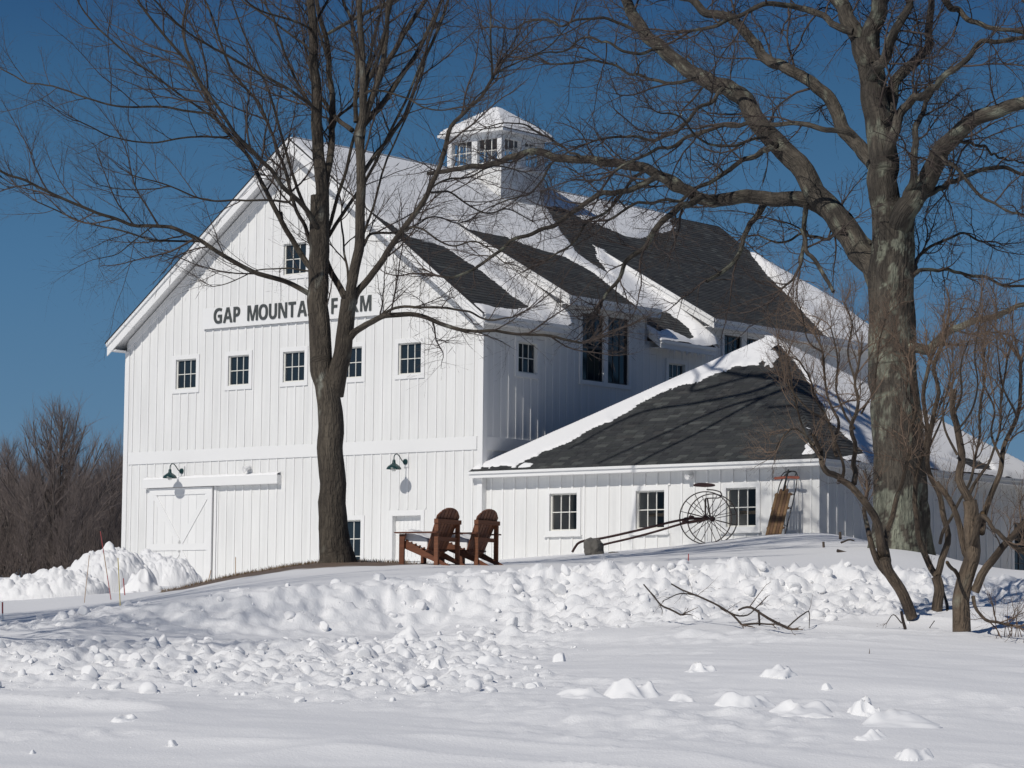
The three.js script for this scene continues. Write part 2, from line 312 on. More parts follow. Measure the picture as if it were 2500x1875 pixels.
// wall with rectangular openings, drawn in the plane z = 0 with its face outwards
function wallGeo(outline, holes, thick) {
  const s = new THREE.Shape(outline.map(q => new THREE.Vector2(q[0], q[1])));
  for (const [x0, x1, y0, y1] of holes) s.holes.push(new THREE.Path([[x0, y0], [x0, y1], [x1, y1], [x1, y0]].map(q => new THREE.Vector2(q[0], q[1]))));
  const g = new THREE.ExtrudeGeometry(s, { depth: thick, bevelEnabled: false }); g.translate(0, 0, -thick); return g;
}
const unitBox = new THREE.BoxGeometry(1, 1, 1);
function strip(name, parent, mat, x0, x1, y0, y1, z0, z1) { const m = part(name, unitBox, mat, parent); m.scale.set(x1 - x0, y1 - y0, z1 - z0); m.position.set((x0 + x1) / 2, (y0 + y1) / 2, (z0 + z1) / 2); return m; }
// battens up a wall at the given spacing, broken by what is in their way
const batR = rng(5);
function battens(parent, xs, bottom, top, blocks, w = .048, proud = .024) {
  for (const x of xs) {
    let spans = [[bottom(x), top(x)]];
    for (const [x0, x1, y0, y1] of blocks) if (x > x0 - w / 2 && x < x1 + w / 2) spans = spans.flatMap(([a, b]) => y1 <= a || y0 >= b ? [[a, b]] : [[a, y0], [y1, b]].filter(q => q[1] - q[0] > .03));
    for (const [a, b] of spans) strip('batten', parent, trims[Math.floor(batR() * 3)], x - w / 2 + (batR() - .5) * .004, x + w / 2 + (batR() - .5) * .004, a, b, -.002, proud + (batR() - .5) * .003);
  }
}
// a window with its casing, sash, muntins and panes; lies in the wall's plane
function windowPart(parent, x0, y0, w, h, cols, rows, o = {}) {
  const g = new THREE.Group(); g.name = o.name || 'window'; parent.add(g); g.position.set(x0 + w / 2, y0 + h / 2, 0);
  const c = o.casing ?? .115, sm = o.sash || M.sash, f = .035, zr = o.recess ?? -.055, a = w / 2, b = h / 2;
  const m = new MB();
  if (c) { m.box(-a - c - f, -a - f, -b - c - f, b + c + f, -.002, .034); m.box(a + f, a + c + f, -b - c - f, b + c + f, -.002, .034); m.box(-a - f, a + f, b + f, b + c + f, -.002, .034); m.box(-a - f, a + f, -b - c - f, -b - f, -.002, .034); m.build('casing', M.trim, g); }
  const s = new MB(); s.box(-a - f, -a, -b - f, b + f, zr - .03, zr + .03); s.box(a, a + f, -b - f, b + f, zr - .03, zr + .03); s.box(-a, a, b, b + f, zr - .03, zr + .03); s.box(-a, a, -b - f, -b, zr - .03, zr + .03); s.build('sash', sm, g);
  if (o.sill) strip('sill', g, M.trim, -a - c - f - .04, a + c + f + .04, -b - c - f - .035, -b - c - f, -.002, .075);
  const mw = o.muntin ?? .02, pw = w / cols, ph = h / rows;
  for (let i = 1; i < cols; i++) strip('muntin', g, sm, -a + i * pw - mw / 2, -a + i * pw + mw / 2, -b, b, zr - .012, zr + .014);
  for (let j = 1; j < rows; j++) strip('muntin', g, sm, -a, a, -b + j * ph - mw / 2, -b + j * ph + mw / 2, zr - .010, zr + .016);
  for (let i = 0; i < cols; i++) for (let j = 0; j < rows; j++) {
    const pn = strip('pane', g, o.pane || M.pane, -a + i * pw, -a + (i + 1) * pw, -b + j * ph, -b + (j + 1) * ph, zr - .006, zr - .001);
    if ((o.pane || M.pane) === M.glass) { pn.geometry = new THREE.PlaneGeometry(1, 1); pn.scale.z = 1; }
    pn.rotation.set((batR() - .5) * .02, (batR() - .5) * .03, 0);
  }
  return g;
}
const sideways = (parent, z0) => { const g = new THREE.Group(); g.rotation.y = Math.PI / 2; parent.add(g); return g; };

{ // front wall
  const wins = [-10.81, -8.83, -6.81, -4.79, -2.77].map(x => [x, 7.19, .703, .743]);
  const holes = wins.map(([x, y, w, h]) => [x - .035, x + w + .035, y - .035, y + h + .035]);
  holes.push([-6.85 - .035, -6.11 + .035, 10.06 - .035, 10.83 + .035], [-4.82 - .035, -4.04 + .035, 2.05 - .035, 3.41 + .035], [-2.92, -1.97, 1.4, 3.52], [-11.62, -9.40, 1.2, 4.40]);
  const soff = x => mainY(x) - .27;
  part('front_wall', wallGeo([[-W, BASE], [0, BASE], [0, soff(0)], [RX, soff(RX)], [-W, soff(-W)]], holes, .16), M.paint, barn);
  for (const [x, y, w, h] of wins) windowPart(barn, x, y, w, h, 3, 2);
  windowPart(barn, -6.85, 10.06, .74, .77, 3, 2);
  windowPart(barn, -4.82, 2.05, .78, 1.36, 3, 3);
  strip('belt_board', barn, M.trim, -W + .16, -.16, 5.14, 5.48, -.002, .03);
  strip('corner_board', barn, M.trim, -W - .03, -W + .13, BASE, 8.3, -.15, .032); strip('corner_board', barn, M.trim, -.13, .034, BASE, 8.3, -.14, .032);
  const cas = (x, y, w, h, c = .15) => [x - c, x + w + c, y - c, y + h + c];
  const blocks = [...wins.map(q => cas(...q)), cas(-6.85, 10.06, .74, .77), cas(-4.82, 2.05, .78, 1.36), [-9.83, -3.32, 8.72, 9.33], [-W, 0, 5.13, 5.49], [-3.06, -1.83, 1, 3.69], [-11.93, -6.83, 4.44, 4.72], [-11.78, -9.24, 0, 4.5]];
  const xs = []; for (let x = -.30; x > -W + .2; x -= .3055) xs.push(x);
  battens(barn, xs, () => BASE, x => soff(x) - .02, blocks);
  // people door in its deep opening
  const d = new THREE.Group(); d.name = 'door'; barn.add(d); d.position.set(-2.445, 2.46, -.13);
  strip('door_leaf', d, M.trim, -.475, .475, -1.06, 1.06, -.03, 0);
  for (let k = 0; k < 7; k++) strip('board', d, M.trim, -.475 + k * .1357, -.475 + (k + 1) * .1357 - .008, -.05, 1.06, 0, .014);
  new MB().beam(V(-.40, -1.0, .01), V(.40, -.12, .01), .09, .02, V(0, 0, 1)).build('brace', M.trim, d); strip('rail', d, M.trim, -.475, .475, -.1, .0, .015, .03);
  strip('handle_plate', d, M.white, -.40, -.34, -.25, -.02, .03, .042); new MB().tube([V(-.37, -.1, .04), V(-.37, -.1, .09), V(-.28, -.1, .09)], [.012, .012, .011], 8).build('handle', M.white, d);
  const dc = new MB(); dc.box(-3.03, -2.92, 1, 3.66, -.002, .034); dc.box(-1.97, -1.86, 1, 3.66, -.002, .034); dc.box(-2.92, -1.97, 3.52, 3.66, -.002, .034); dc.build('door_casing', M.trim, barn);
  // sliding door with its X bracing, hanging under a boxed track
  const s = new THREE.Group(); s.name = 'sliding_door'; barn.add(s); s.position.set(-10.51, 0, .045);
  const hw = 1.19, yb = 1.15, yt = 4.445, ym = 2.83;
  for (let k = 0; k < 8; k++) strip('board', s, trims[k % 3], -hw + k * hw / 4, -hw + (k + 1) * hw / 4 - .006, yb, yt, -.02, .022);
  for (const [a, b, c, e] of [[-hw, -hw + .17, yb, yt], [hw - .17, hw, yb, yt], [-hw + .17, hw - .17, yt - .19, yt], [-hw + .17, hw - .17, ym - .09, ym + .09], [-hw + .17, hw - .17, yb, yb + .2]]) strip('rail', s, M.trim, a, b, c, e, .022, .048);
  for (const [a, b] of [[V(-hw + .15, yt - .17, .034), V(0, ym + .07, .034)], [V(hw - .15, yt - .17, .034), V(0, ym + .07, .034)], [V(-hw + .15, yb + .18, .034), V(0, ym - .07, .034)], [V(hw - .15, yb + .18, .034), V(0, ym - .07, .034)]]) new MB().beam(a, b, .15, .022, V(0, 0, 1)).build('brace', M.trim, s);
  strip('track_box', barn, M.trim, -11.9, -6.85, 4.46, 4.69, -.002, .175);
  strip('door_post', barn, M.trim, -9.29, -9.2, 1, 4.45, -.002, .04); strip('door_post', barn, M.trim, -11.84, -11.72, 1, 4.45, -.002, .035);
  { // a lip of snow on the track box
    const m = new MB(), n = 70; for (let k = 0; k < n; k++) { const a = -11.88 + k * 5.01 / n, b = a + 5.01 / n, ha = .05 + .02 * fbm(a * 2, 1), hb = .05 + .02 * fbm(b * 2, 1), q = (x, h) => [V(x, 4.692, .17), V(x, 4.692 + h * .8, .14), V(x, 4.692 + h * 1.5, .02), V(x, 4.692, -.0)], A = q(a, ha), B = q(b, hb); for (let i = 0; i < 3; i++) m.quad(A[i], B[i], B[i + 1], A[i + 1]); }
    m.build('snow', M.roofSnow, barn);
  }
}
{ // side wall (right) and the rest of the shell; drawn in (−z, y)
  const g = new THREE.Group(); g.name = 'side_wall'; g.rotation.y = Math.PI / 2; barn.add(g);
  const wins = [[1.43, 7.23, .70, .72], [8.03, 7.23, .70, .72]], tall = [[4.13, 7.25, .865, 1.70], [5.25, 7.25, .865, 1.70]], d2 = [[10.69, 7.3, .78, 1.66], [11.80, 7.3, .78, 1.66], [12.91, 7.3, .78, 1.66]];
  const holes = [...wins, ...tall, ...d2].map(([x, y, w, h]) => [x - .035, x + w + .035, y - .035, y + h + .035]);
  const top = [[.15, 8.5], [3.27, 8.5], [3.27, 9.28], [7.01, 9.28], [7.01, 8.5], [9.84, 8.5], [9.84, 9.28], [L, 9.28]].reverse();
  part('boards', wallGeo([[.15, BASE], [L, BASE], ...top], holes, .15), M.paint, g);
  for (const q of wins) windowPart(barn, ...q, 3, 2);
  for (const q of [...tall, ...d2]) { const w = windowPart(barn, ...q, 3, 2, { sash: M.blackSash, casing: 0, muntin: .018 }); strip('meeting_rail', w, M.blackSash, -q[2] / 2, q[2] / 2, -.03, .03, -.05, -.02); }
  for (const c of barn.children.slice(-7)) { const p = c.position; c.position.set(0, p.y, -p.x); c.rotation.y = Math.PI / 2; }
  for (const [a, b, y0, y1] of [[3.99, 6.26, 7.1, 9.12], [10.55, 13.85, 7.15, 9.12]]) { const m = new MB(); const ins = a < 5 ? tall : d2; m.box(a, ins[0][0] - .035, y0, y1, -.002, .034); m.box(ins.at(-1)[0] + ins[0][2] + .035, b, y0, y1, -.002, .034); for (let k = 0; k + 1 < ins.length; k++) m.box(ins[k][0] + ins[k][2] + .035, ins[k + 1][0] - .035, y0, y1, -.002, .034); for (const q of ins) { m.box(q[0] - .035, q[0] + q[2] + .035, q[1] + q[3] + .035, y1, -.002, .034); m.box(q[0] - .035, q[0] + q[2] + .035, y0, q[1] - .035, -.002, .034); } m.build('casing', M.trim, g); }
  strip('belt_board', g, M.trim, .14, L, 5.14, 5.48, -.002, .03);
  const blocks = [...wins.map(([x, y, w, h]) => [x - .15, x + w + .15, y - .15, y + h + .15]), [3.99, 6.26, 7.1, 9.12], [10.55, 13.85, 7.15, 9.12], [0, L, 5.13, 5.49]];
  const xs = []; for (let x = .44; x < L; x += .3055) xs.push(x);
  const gg = new THREE.Group(); gg.name = 'batten_row'; gg.rotation.y = Math.PI / 2; barn.add(gg);
  battens(gg, xs, () => BASE, x => (x > 3.3 && x < 7) || x > 9.86 ? 9.12 : 8.31, blocks, .048, .006);
  const m = new MB(); m.box(-W, -W + .15, BASE, 8.5, -L + .15, -.16); m.build('far_wall', M.paint, barn);
  part('back_wall', wallGeo([[-W, BASE], [0, BASE], [0, 8.5], [RX, RY - .27], [-W, 8.5]], [], .15).translate(0, 0, -L + .15), M.paint, barn);
  strip('floor', barn, M.interior, -W + .2, -.2, BASE, BASE + .1, -L + .2, -.2);
}
{ // roofs: deck with white boards below, felt on top
  const th = .20, deck = (name, x0, x1, z0, z1, yf) => { const a = [x0, yf(x0)], b = [x1, yf(x1)]; const r = new MB().prism([[a[0], a[1] - th], [b[0], b[1] - th], b, a], z1, z0).build(name, M.trim, barn); const f = new MB(); f.quad(V(x0, yf(x0) + .006, z0), V(x1, yf(x1) + .006, z0), V(x1, yf(x1) + .006, z1), V(x0, yf(x0) + .006, z1)); f.build('felt', M.felt, r); return r; };
  deck('roof', RX, EX, .4, -3.2, mainY); deck('roof', RX, -3.75, -3.2, -7.1, mainY); deck('roof', RX, EX, -7.1, -9.78, mainY); deck('roof', RX, -3.75, -9.78, -L - .36, mainY);
  deck('roof', -W - EX, RX, .4, -L - .36, mainY);
  deck('dormer_roof', -3.95, EX, -3.1, -7.15, dormY); deck('dormer_roof', -3.95, EX, -9.7, -L - .36, dormY);
  // gable trim: fascia, crown moulding and frieze along both rakes
  for (const s of [1, -1]) {
    const X = x => RX + s * x, run = 6.75;
    const rk = (name, d0, d1, z0, z1, x1 = run) => { const a = RY - d0, b = RY - d1, e = RS * x1; const pts = [[X(0), b], [X(x1), b - e], [X(x1), a - e], [X(0), a]]; if (s < 0) pts.reverse(); new MB().prism(pts, z0, z1).build(name, M.trim, barn); };
    rk('rake_fascia', .07, .36, .4, .43); rk('rake_crown', -.004, .10, .43, .475); rk('rake_frieze', .27, .5, -.001, .045, 6.3);
    new MB().prism(s > 0 ? [[X(0), RY], [X(run + .03), RY - RS * (run + .03)], [X(run + .03), RY - RS * (run + .03) + .03], [X(0), RY + .03]] : [[X(run + .03), RY - RS * (run + .03)], [X(0), RY], [X(0), RY + .03], [X(run + .03), RY - RS * (run + .03) + .03]], .38, .49).build('roof_edge', M.felt, barn);
  }
  const fas = (z0, z1, y0, y1, ys) => { const m = new MB(); m.box(EX - .02, EX + .015, y0, y1, z1, z0); m.box(-.001, EX - .02, ys, ys + .02, z1, z0); m.box(EX + .015, EX + .05, y1 - .07, y1 + .02, z1, z0); m.build('eave_fascia', M.trim, barn); };
  fas(.4, -3.15, 8.30, 8.50, 8.31); fas(-7.15, -9.74, 8.30, 8.50, 8.31); fas(-3.1, -7.15, 9.10, 9.31, 9.12); fas(-9.7, -L - .36, 9.10, 9.31, 9.12);
  { const m = new MB(); m.box(-W - EX - .015, -W - EX + .02, 8.3, 8.5, -L - .3, .4); m.box(-W - EX + .02, -W, 8.31, 8.33, -L - .3, .4); m.build('eave_fascia', M.trim, barn); }
  for (const [z0, z1] of DORM) {
    const zf = z0 + .16;                                        // dormer rake, cheeks
    new MB().prism([[-3.9, dormY(-3.9) - .3], [EX + .02, dormY(EX) - .27], [EX + .02, dormY(EX) - .03], [-3.9, dormY(-3.9) - .03]], zf, zf + .03).build('rake_fascia', M.trim, barn);
    new MB().prism([[-3.9, dormY(-3.9) - .1], [EX + .04, dormY(EX) - .1], [EX + .04, dormY(EX) + .01], [-3.9, dormY(-3.9) + .01]], zf + .03, zf + .07).build('rake_crown', M.trim, barn);
    for (const z of z1 > -19 ? [z0, z1 + .1] : [z0]) new MB().prism([[0, 8.4], [0, dormY(0) - .1], [-3.85, dormY(-3.85) - .1], [-3.85, mainY(-3.85) - .3]], z - .1, z).build('cheek_wall', M.paint, barn);
    strip('corner_board', barn, M.trim, -.1, .032, 8.5, 9.15, z0 - .12, z0 + .03);
  }
}
{ // cupola on the ridge
  const c = new THREE.Group(); c.name = 'cupola'; barn.add(c); c.position.set(RX, 0, -8.35);
  const h = 1.0;
  new MB().box(-h, h, 11.9, 13.84, -h, h).build('base', M.paint, c);
  new MB().box(-h - .05, h + .05, 13.84, 13.90, -h - .05, h + .05).build('ledge', M.trim, c);
  const po = new MB(), bars = new MB();
  for (const [sx, sz] of [[1, 1], [1, -1], [-1, 1], [-1, -1]]) po.box(sx * h - (sx > 0 ? .16 : 0), sx * h + (sx > 0 ? 0 : .16), 13.9, 14.72, sz * h - (sz > 0 ? .16 : 0), sz * h + (sz > 0 ? 0 : .16));
  for (let k = 0; k < 4; k++) {
    const m4 = new THREE.Matrix4().makeRotationY(k * Math.PI / 2); po.M = bars.M = m4;
    po.box(-.10, .10, 13.9, 14.72, h - .14, h - .01); po.box(-h + .16, h - .16, 13.9, 13.98, h - .12, h - .015); po.box(-h + .16, h - .16, 14.66, 14.74, h - .12, h - .015);
    for (const cx of [-.47, .47]) { for (const q of [-.125, .125]) bars.box(cx + q - .012, cx + q + .012, 13.98, 14.66, h - .085, h - .06); bars.box(cx - .37, cx + .37, 14.31, 14.335, h - .087, h - .058); }
  }
  po.build('post', M.trim, c); bars.build('muntin', M.sash, c);
  for (let k = 0; k < 4; k++) for (const cx of [-.47, .47]) { const p = part('pane', new THREE.PlaneGeometry(.74, .68), M.glass, c); const a = k * Math.PI / 2; p.rotation.y = a; const q = V(cx, 14.32, h - .072).applyAxisAngle(V(0, 1, 0), a); p.position.copy(q); }
  new MB().box(-h - .0, h + .0, 14.74, 14.82, -h - .0, h + .0).build('frieze', M.trim, c);
  new MB().box(-h + .1, h - .1, 14.70, 14.735, -h + .1, h - .1).build('ceiling', M.interior, c);
  const e = h + .21, ey = 14.82, ap = 15.74;
  new MB().box(-e, e, ey, ey + .07, -e, e).build('eave', M.trim, c);
  const rf = new MB(); const cs = [[-e, e], [e, e], [e, -e], [-e, -e]]; for (let k = 0; k < 4; k++) { const a = cs[k], b = cs[(k + 1) % 4]; rf.tri(V(a[0], ey + .073, a[1]), V(b[0], ey + .073, b[1]), V(0, ap, 0)); }
  const roof = rf.build('cupola_roof', M.felt, c);
  // snow cap
  const n = 40, P = [], I = []; for (let j = 0; j <= n; j++) for (let i = 0; i <= n; i++) { const x = lerp(-e + .01, e - .01, i / n), z = lerp(-e + .01, e - .01, j / n), m = Math.max(Math.abs(x), Math.abs(z)), ed = e - m; let t = .085 * Math.sqrt(clamp(ed / .12)) + .004 * fbm(x * 3, z * 3, 3); P.push(x, ey + .07 + (ap - ey - .07) * (1 - m / e) + t - (m < .12 ? (.12 - m) * .35 : 0), z); if (i && j) { const a = (j - 1) * (n + 1) + i - 1; I.push(a, a + n + 1, a + n + 2, a, a + n + 2, a + 1); } }
  const g = new THREE.BufferGeometry(); g.setAttribute('position', new THREE.Float32BufferAttribute(P, 3)); g.setAttribute('uv', new THREE.Float32BufferAttribute(P.flatMap((_, k) => k % 3 ? [] : [P[k], P[k + 2]]), 2)); g.setIndex(I); g.computeVertexNormals(); part('snow', g, M.roofSnow, roof);
  const sl = new MB(); for (const [x0, x1, z0, z1] of [[-h - .03, h + .04, h - .0, h + .05], [h, h + .05, -h, h]]) sl.box(x0, x1, 13.9, 13.945, z0, z1); sl.build('ledge_snow', M.roofSnow, c);
}

// ───────── shingles and the snow that lies on roofs ─────────
function polyDist(poly, x, z) {      // distance to a polygon, negative inside
  let d = 1e9, inside = false;
  for (let i = 0, j = poly.length - 1; i < poly.length; j = i++) {
    const [ax, az] = poly[j], [bx, bz] = poly[i], ex = bx - ax, ez = bz - az, t = clamp(((x - ax) * ex + (z - az) * ez) / (ex * ex + ez * ez));
    d = Math.min(d, Math.hypot(x - ax - ex * t, z - az - ez * t));
    if ((az > z) !== (bz > z) && x < (bx - ax) * (z - az) / (bz - az) + ax) inside = !inside;
  }
  return inside ? -d : d;
}
// a sheet of snow over part of a roof; dist(x, z) is how far inside the snow a point lies
function snowSheet(name, parent, x0, x1, z0, z1, res, yf, dist, T, soft = .13, wob = .05) {
  const nx = Math.ceil((x1 - x0) / res), nz = Math.ceil((z1 - z0) / res), H = [], P = [], I = [], U = [], map = new Map();
  for (let j = 0; j <= nz; j++) for (let i = 0; i <= nx; i++) { const x = x0 + (x1 - x0) * i / nx, z = z0 + (z1 - z0) * j / nz; const d = dist(x, z) + wob * fbm(x * 3.1, z * 3.1, 6, 3); H.push(d > 0 ? T(x, z) * Math.sqrt(clamp(d / soft)) * (1 + .18 * fbm(x * 1.1, z * 1.1, 2, 3)) : -1); }
  const vid = (i, j) => { const k = j * (nx + 1) + i; if (map.has(k)) return map.get(k); const x = x0 + (x1 - x0) * i / nx, z = z0 + (z1 - z0) * j / nz; P.push(x, yf(x, z) + (H[k] > 0 ? H[k] : .004), z); U.push(x, z); map.set(k, P.length / 3 - 1); return P.length / 3 - 1; };
  for (let j = 0; j < nz; j++) for (let i = 0; i < nx; i++) { const k = j * (nx + 1) + i; if (Math.max(H[k], H[k + 1], H[k + nx + 1], H[k + nx + 2]) <= 0) continue; const a = vid(i, j), b = vid(i + 1, j), c = vid(i + 1, j + 1), d = vid(i, j + 1); I.push(a, d, c, a, c, b); }
  const g = new THREE.BufferGeometry(); g.setAttribute('position', new THREE.Float32BufferAttribute(P, 3)); g.setAttribute('uv', new THREE.Float32BufferAttribute(U, 2)); g.setIndex(I); g.computeVertexNormals();
  return part(name, g, M.roofSnow, parent);
}
// courses of shingles on a sloping plane: yf(x, z) its height, dir the way up the slope in plan, keep(x, z) where they show
function shingleCourses(parent, o) {
  const R = rng(o.seed), tabs = [], k = Math.hypot(1, o.slope);
  for (let row = 0; row * .142 < o.run * k; row++) {
    const s = row * .142 / k;
    const [A0, A1] = o.range ? o.range(s + .04) : [o.a0, o.a1];
    for (let a = A0; a < A1 - .01;) {
      const w = Math.min(A1 - a, (a === A0 ? .06 : .16) + R() * .22), mid = o.plan(a + w / 2, s + .05);
      if (o.keep(mid[0], mid[1])) tabs.push([a + .003, a + w - .003, s, R() < .5 ? Math.floor(R() * 3) : Math.floor(R() * shingleMats.length), R()]);
      a += w;
    }
  }
  const geoOf = t => { const m = new MB(); const e = .148 / k, q = (a, s, h) => { const p = o.plan(a, s); return V(p[0], o.yf(p[0], p[1]) + h, p[1]); }; const th = .010 + .008 * t[4];
    const a0 = q(t[0], t[2], .008 + th), a1 = q(t[1], t[2], .008 + th), b1 = q(t[1], t[2] + e, .010), b0 = q(t[0], t[2] + e, .010), c0 = q(t[0], t[2], .004), c1 = q(t[1], t[2], .004); m.color = shingleTones[t[3]].map(c => c * (.85 + .3 * t[4]));
    const dn = o.flip ? [a1, a0, b0, b1, c1, c0] : [a0, a1, b1, b0, c0, c1]; m.quad(dn[0], dn[1], dn[2], dn[3]); m.quad(dn[4], dn[5], dn[1], dn[0]); m.quad(dn[4], dn[0], dn[3], dn[3].clone().lerp(dn[4], .02)); m.quad(dn[1], dn[5], dn[2].clone().lerp(dn[5], .02), dn[2]); return m; };
  tabs.sort((p, q) => o.near(p) - o.near(q));
  tabs.slice(0, o.single).forEach(t => part('shingle', geoOf(t).geo(), shingleMats[t[3]], parent));
  const all = new MB(); for (const t of tabs.slice(o.single)) { const m = geoOf(t), b = all.p.length / 3; all.p.push(...m.p); all.n.push(...m.n); all.t.push(...m.t); all.c.push(...m.c); all.i.push(...m.i.map(v => v + b)); }
  if (all.p.length) tag(all.build('shingles', M.shingleVC, parent), null, null, null, 'stuff');
}
const roofs = barn.children.filter(c => c.name === 'roof'), dormRoofs = barn.children.filter(c => c.name === 'dormer_roof');
// where the snow has slid off the right-hand slope (plan, barn axes)
const bareGable = [[-2.62, .6], [-2.55, -.5], [-2.4, -1.29], [-1.57, -1.76], [-.63, -1.92], [-.19, -2.13], [.03, -1.2], [.11, -.2], [.02, .1], [.05, .6]];
const bareTail = [[-3.5, .6], [-2.55, .6], [-2.5, -.1], [-3.0, .12]];
const bareUpper = [[-5.54, -9.54], [-4.46, -8.81], [-4.05, -8.54], [-3.2, -8.09], [-2.75, -8.24], [-2.35, -8.53], [-3.19, -8.98], [-3.7, -9.58], [-3.3, -18.4], [-4.2, -18.95], [-5.0, -19.45], [-5.6, -20], [-7, -20], [-6.5, -17.21], [-5.98, -16.36], [-5.76, -16.51], [-5.56, -15.88], [-5.12, -14.32], [-4.69, -12.99], [-4.69, -12.33], [-4.91, -11.93], [-5.08, -11.26], [-5.15, -10.95], [-5.32, -10.8], [-5.62, -10.24]];
const bareLow = [[-.68, -7.2], [-.86, -8.55], [-1.05, -9.37], [-.72, -9.52], [-.3, -9.46], [.1, -9.13], [.22, -8.6], [-.1, -8.0], [.1, -7.4], [-.15, -7.2]];
const bareD1 = [[-3.95, -3.1], [-3.24, -3.36], [-3.17, -4.78], [-2.81, -5.34], [-2.4, -6.45], [-1.63, -6.7], [-.84, -6.4], [-.25, -6.17], [.6, -5.9], [.6, -2.9], [-3.95, -2.9]];
const stripD2 = [[-4.5, -20.2], [-4.5, -19.2], [-3.6, -18.6], [-2.59, -17.77], [-.41, -15.99], [.2, -15.5], [.5, -15.5], [.5, -20.2]];
const inDorm = (x, z) => x > -3.9 && ((z < -3.2 && z > -7.1) || z < -9.75);
const bareMain = (x, z) => Math.min(polyDist(bareGable, x, z), polyDist(bareTail, x, z), polyDist(bareUpper, x, z), polyDist(bareLow, x, z));
{
  const R0 = roofs[0];
  const edge = (x, z) => Math.min(EX + .06 - x, .47 - z, z + L + .36);
  const dist = (x, z) => {
    let d = Math.min(edge(x, z), bareMain(x, z));
    const cu = Math.max(Math.abs(x - RX) - 1.02, Math.abs(z + 8.35) - 1.02); d = Math.min(d, cu);
    if (x > -3.93) for (const [a, b] of [[-3.27, -7.1], [-9.84, -30]]) if (z < a && z > b) d = Math.min(d, -.3);
    return d;
  };
  snowSheet('snow', R0, RX - .02, EX + .05, -L - .36, .46, .085, x => mainY(x), dist, (x, z) => .08 + .05 * smooth(-3, -.3, x) * (z < -2 ? 1 : .3) + (x > -3.9 ? .20 * smooth(-3.9, -1.2, x) * smooth(.55, 0, Math.min(z > -3.3 ? z + 3.27 : 9, z > -9.9 && z < -7 ? z + 9.84 : 9)) : 0) + .16 * smooth(-18.3, -19.5, z) * smooth(-5.4, -4.4, x), .11);
  snowSheet('snow', roofs[4], -W - EX - .05, RX + .02, -L - .36, .46, .3, x => mainY(x), (x, z) => Math.min(x + W + EX + .05, .47 - z, z + 16.4, Math.max(Math.abs(x - RX) - 1.02, Math.abs(z + 8.35) - 1.02)), () => .11, .2);
  snowSheet('snow', dormRoofs[0], -3.95, EX + .04, -7.15, -3.05, .075, x => dormY(x), (x, z) => Math.min(polyDist(bareD1, x, z), EX + .04 - x, z + 7.16), () => .10, .10);
  snowSheet('snow', dormRoofs[1], -4.4, EX + .05, -L - .42, -15, .085, x => dormY(x), (x, z) => Math.min(-polyDist(stripD2, x, z), EX + .05 - x, z + L + .41), (x, z) => .12 + .24 * smooth(-17.8, -19.3, z) * smooth(.3, -2.5, x), .16);
  // bluish drift in the corner between the first dormer and the low roof
  const pl = o => shingleCourses(o.parent, { plan: (a, s) => [EX - s, -a], flip: false, near: t => t[0] * .5 + t[2], ...o });
  const bare = (x, z) => !inDorm(x, z) && bareMain(x, z) < .05;
  pl({ parent: roofs[0], seed: 3, slope: RS, run: 6.7, a0: -.45, a1: 3.15, yf: x => mainY(x), keep: (x, z) => bare(x, z), single: 0 });
  pl({ parent: roofs[2], seed: 4, slope: RS, run: 6.7, a0: 7.12, a1: 9.75, yf: x => mainY(x), keep: (x, z) => bare(x, z), single: 0 });
  pl({ parent: roofs[3], seed: 6, slope: RS, run: 6.7, a0: 9.75, a1: 19.66, yf: x => mainY(x), keep: (x, z) => bare(x, z), single: 0 });
  pl({ parent: dormRoofs[0], seed: 7, slope: .565, run: 4.4, a0: 3.08, a1: 7.15, yf: x => dormY(x), keep: (x, z) => polyDist(bareD1, x, z) < .15 && mainY(x) < dormY(x) + .05, single: 150 });
  pl({ parent: dormRoofs[1], seed: 8, slope: .565, run: 4.4, a0: 9.68, a1: 19.7, yf: x => dormY(x), keep: (x, z) => polyDist(stripD2, x, z) > -.15 && mainY(x) < dormY(x) + .05, single: 150 });
  // icicles under the low eave
  const R = rng(77); for (let k = 0; k < 26; k++) { const z = -7.5 - R() * 2.2, l = .08 + R() * R() * .42; const ic = part('icicle', new THREE.ConeGeometry(.011 + R() * .006, l, 6), M.roofSnow, roofs[2]); ic.rotation.x = Math.PI; ic.position.set(EX + .02, 8.3 - l / 2, z); }
}

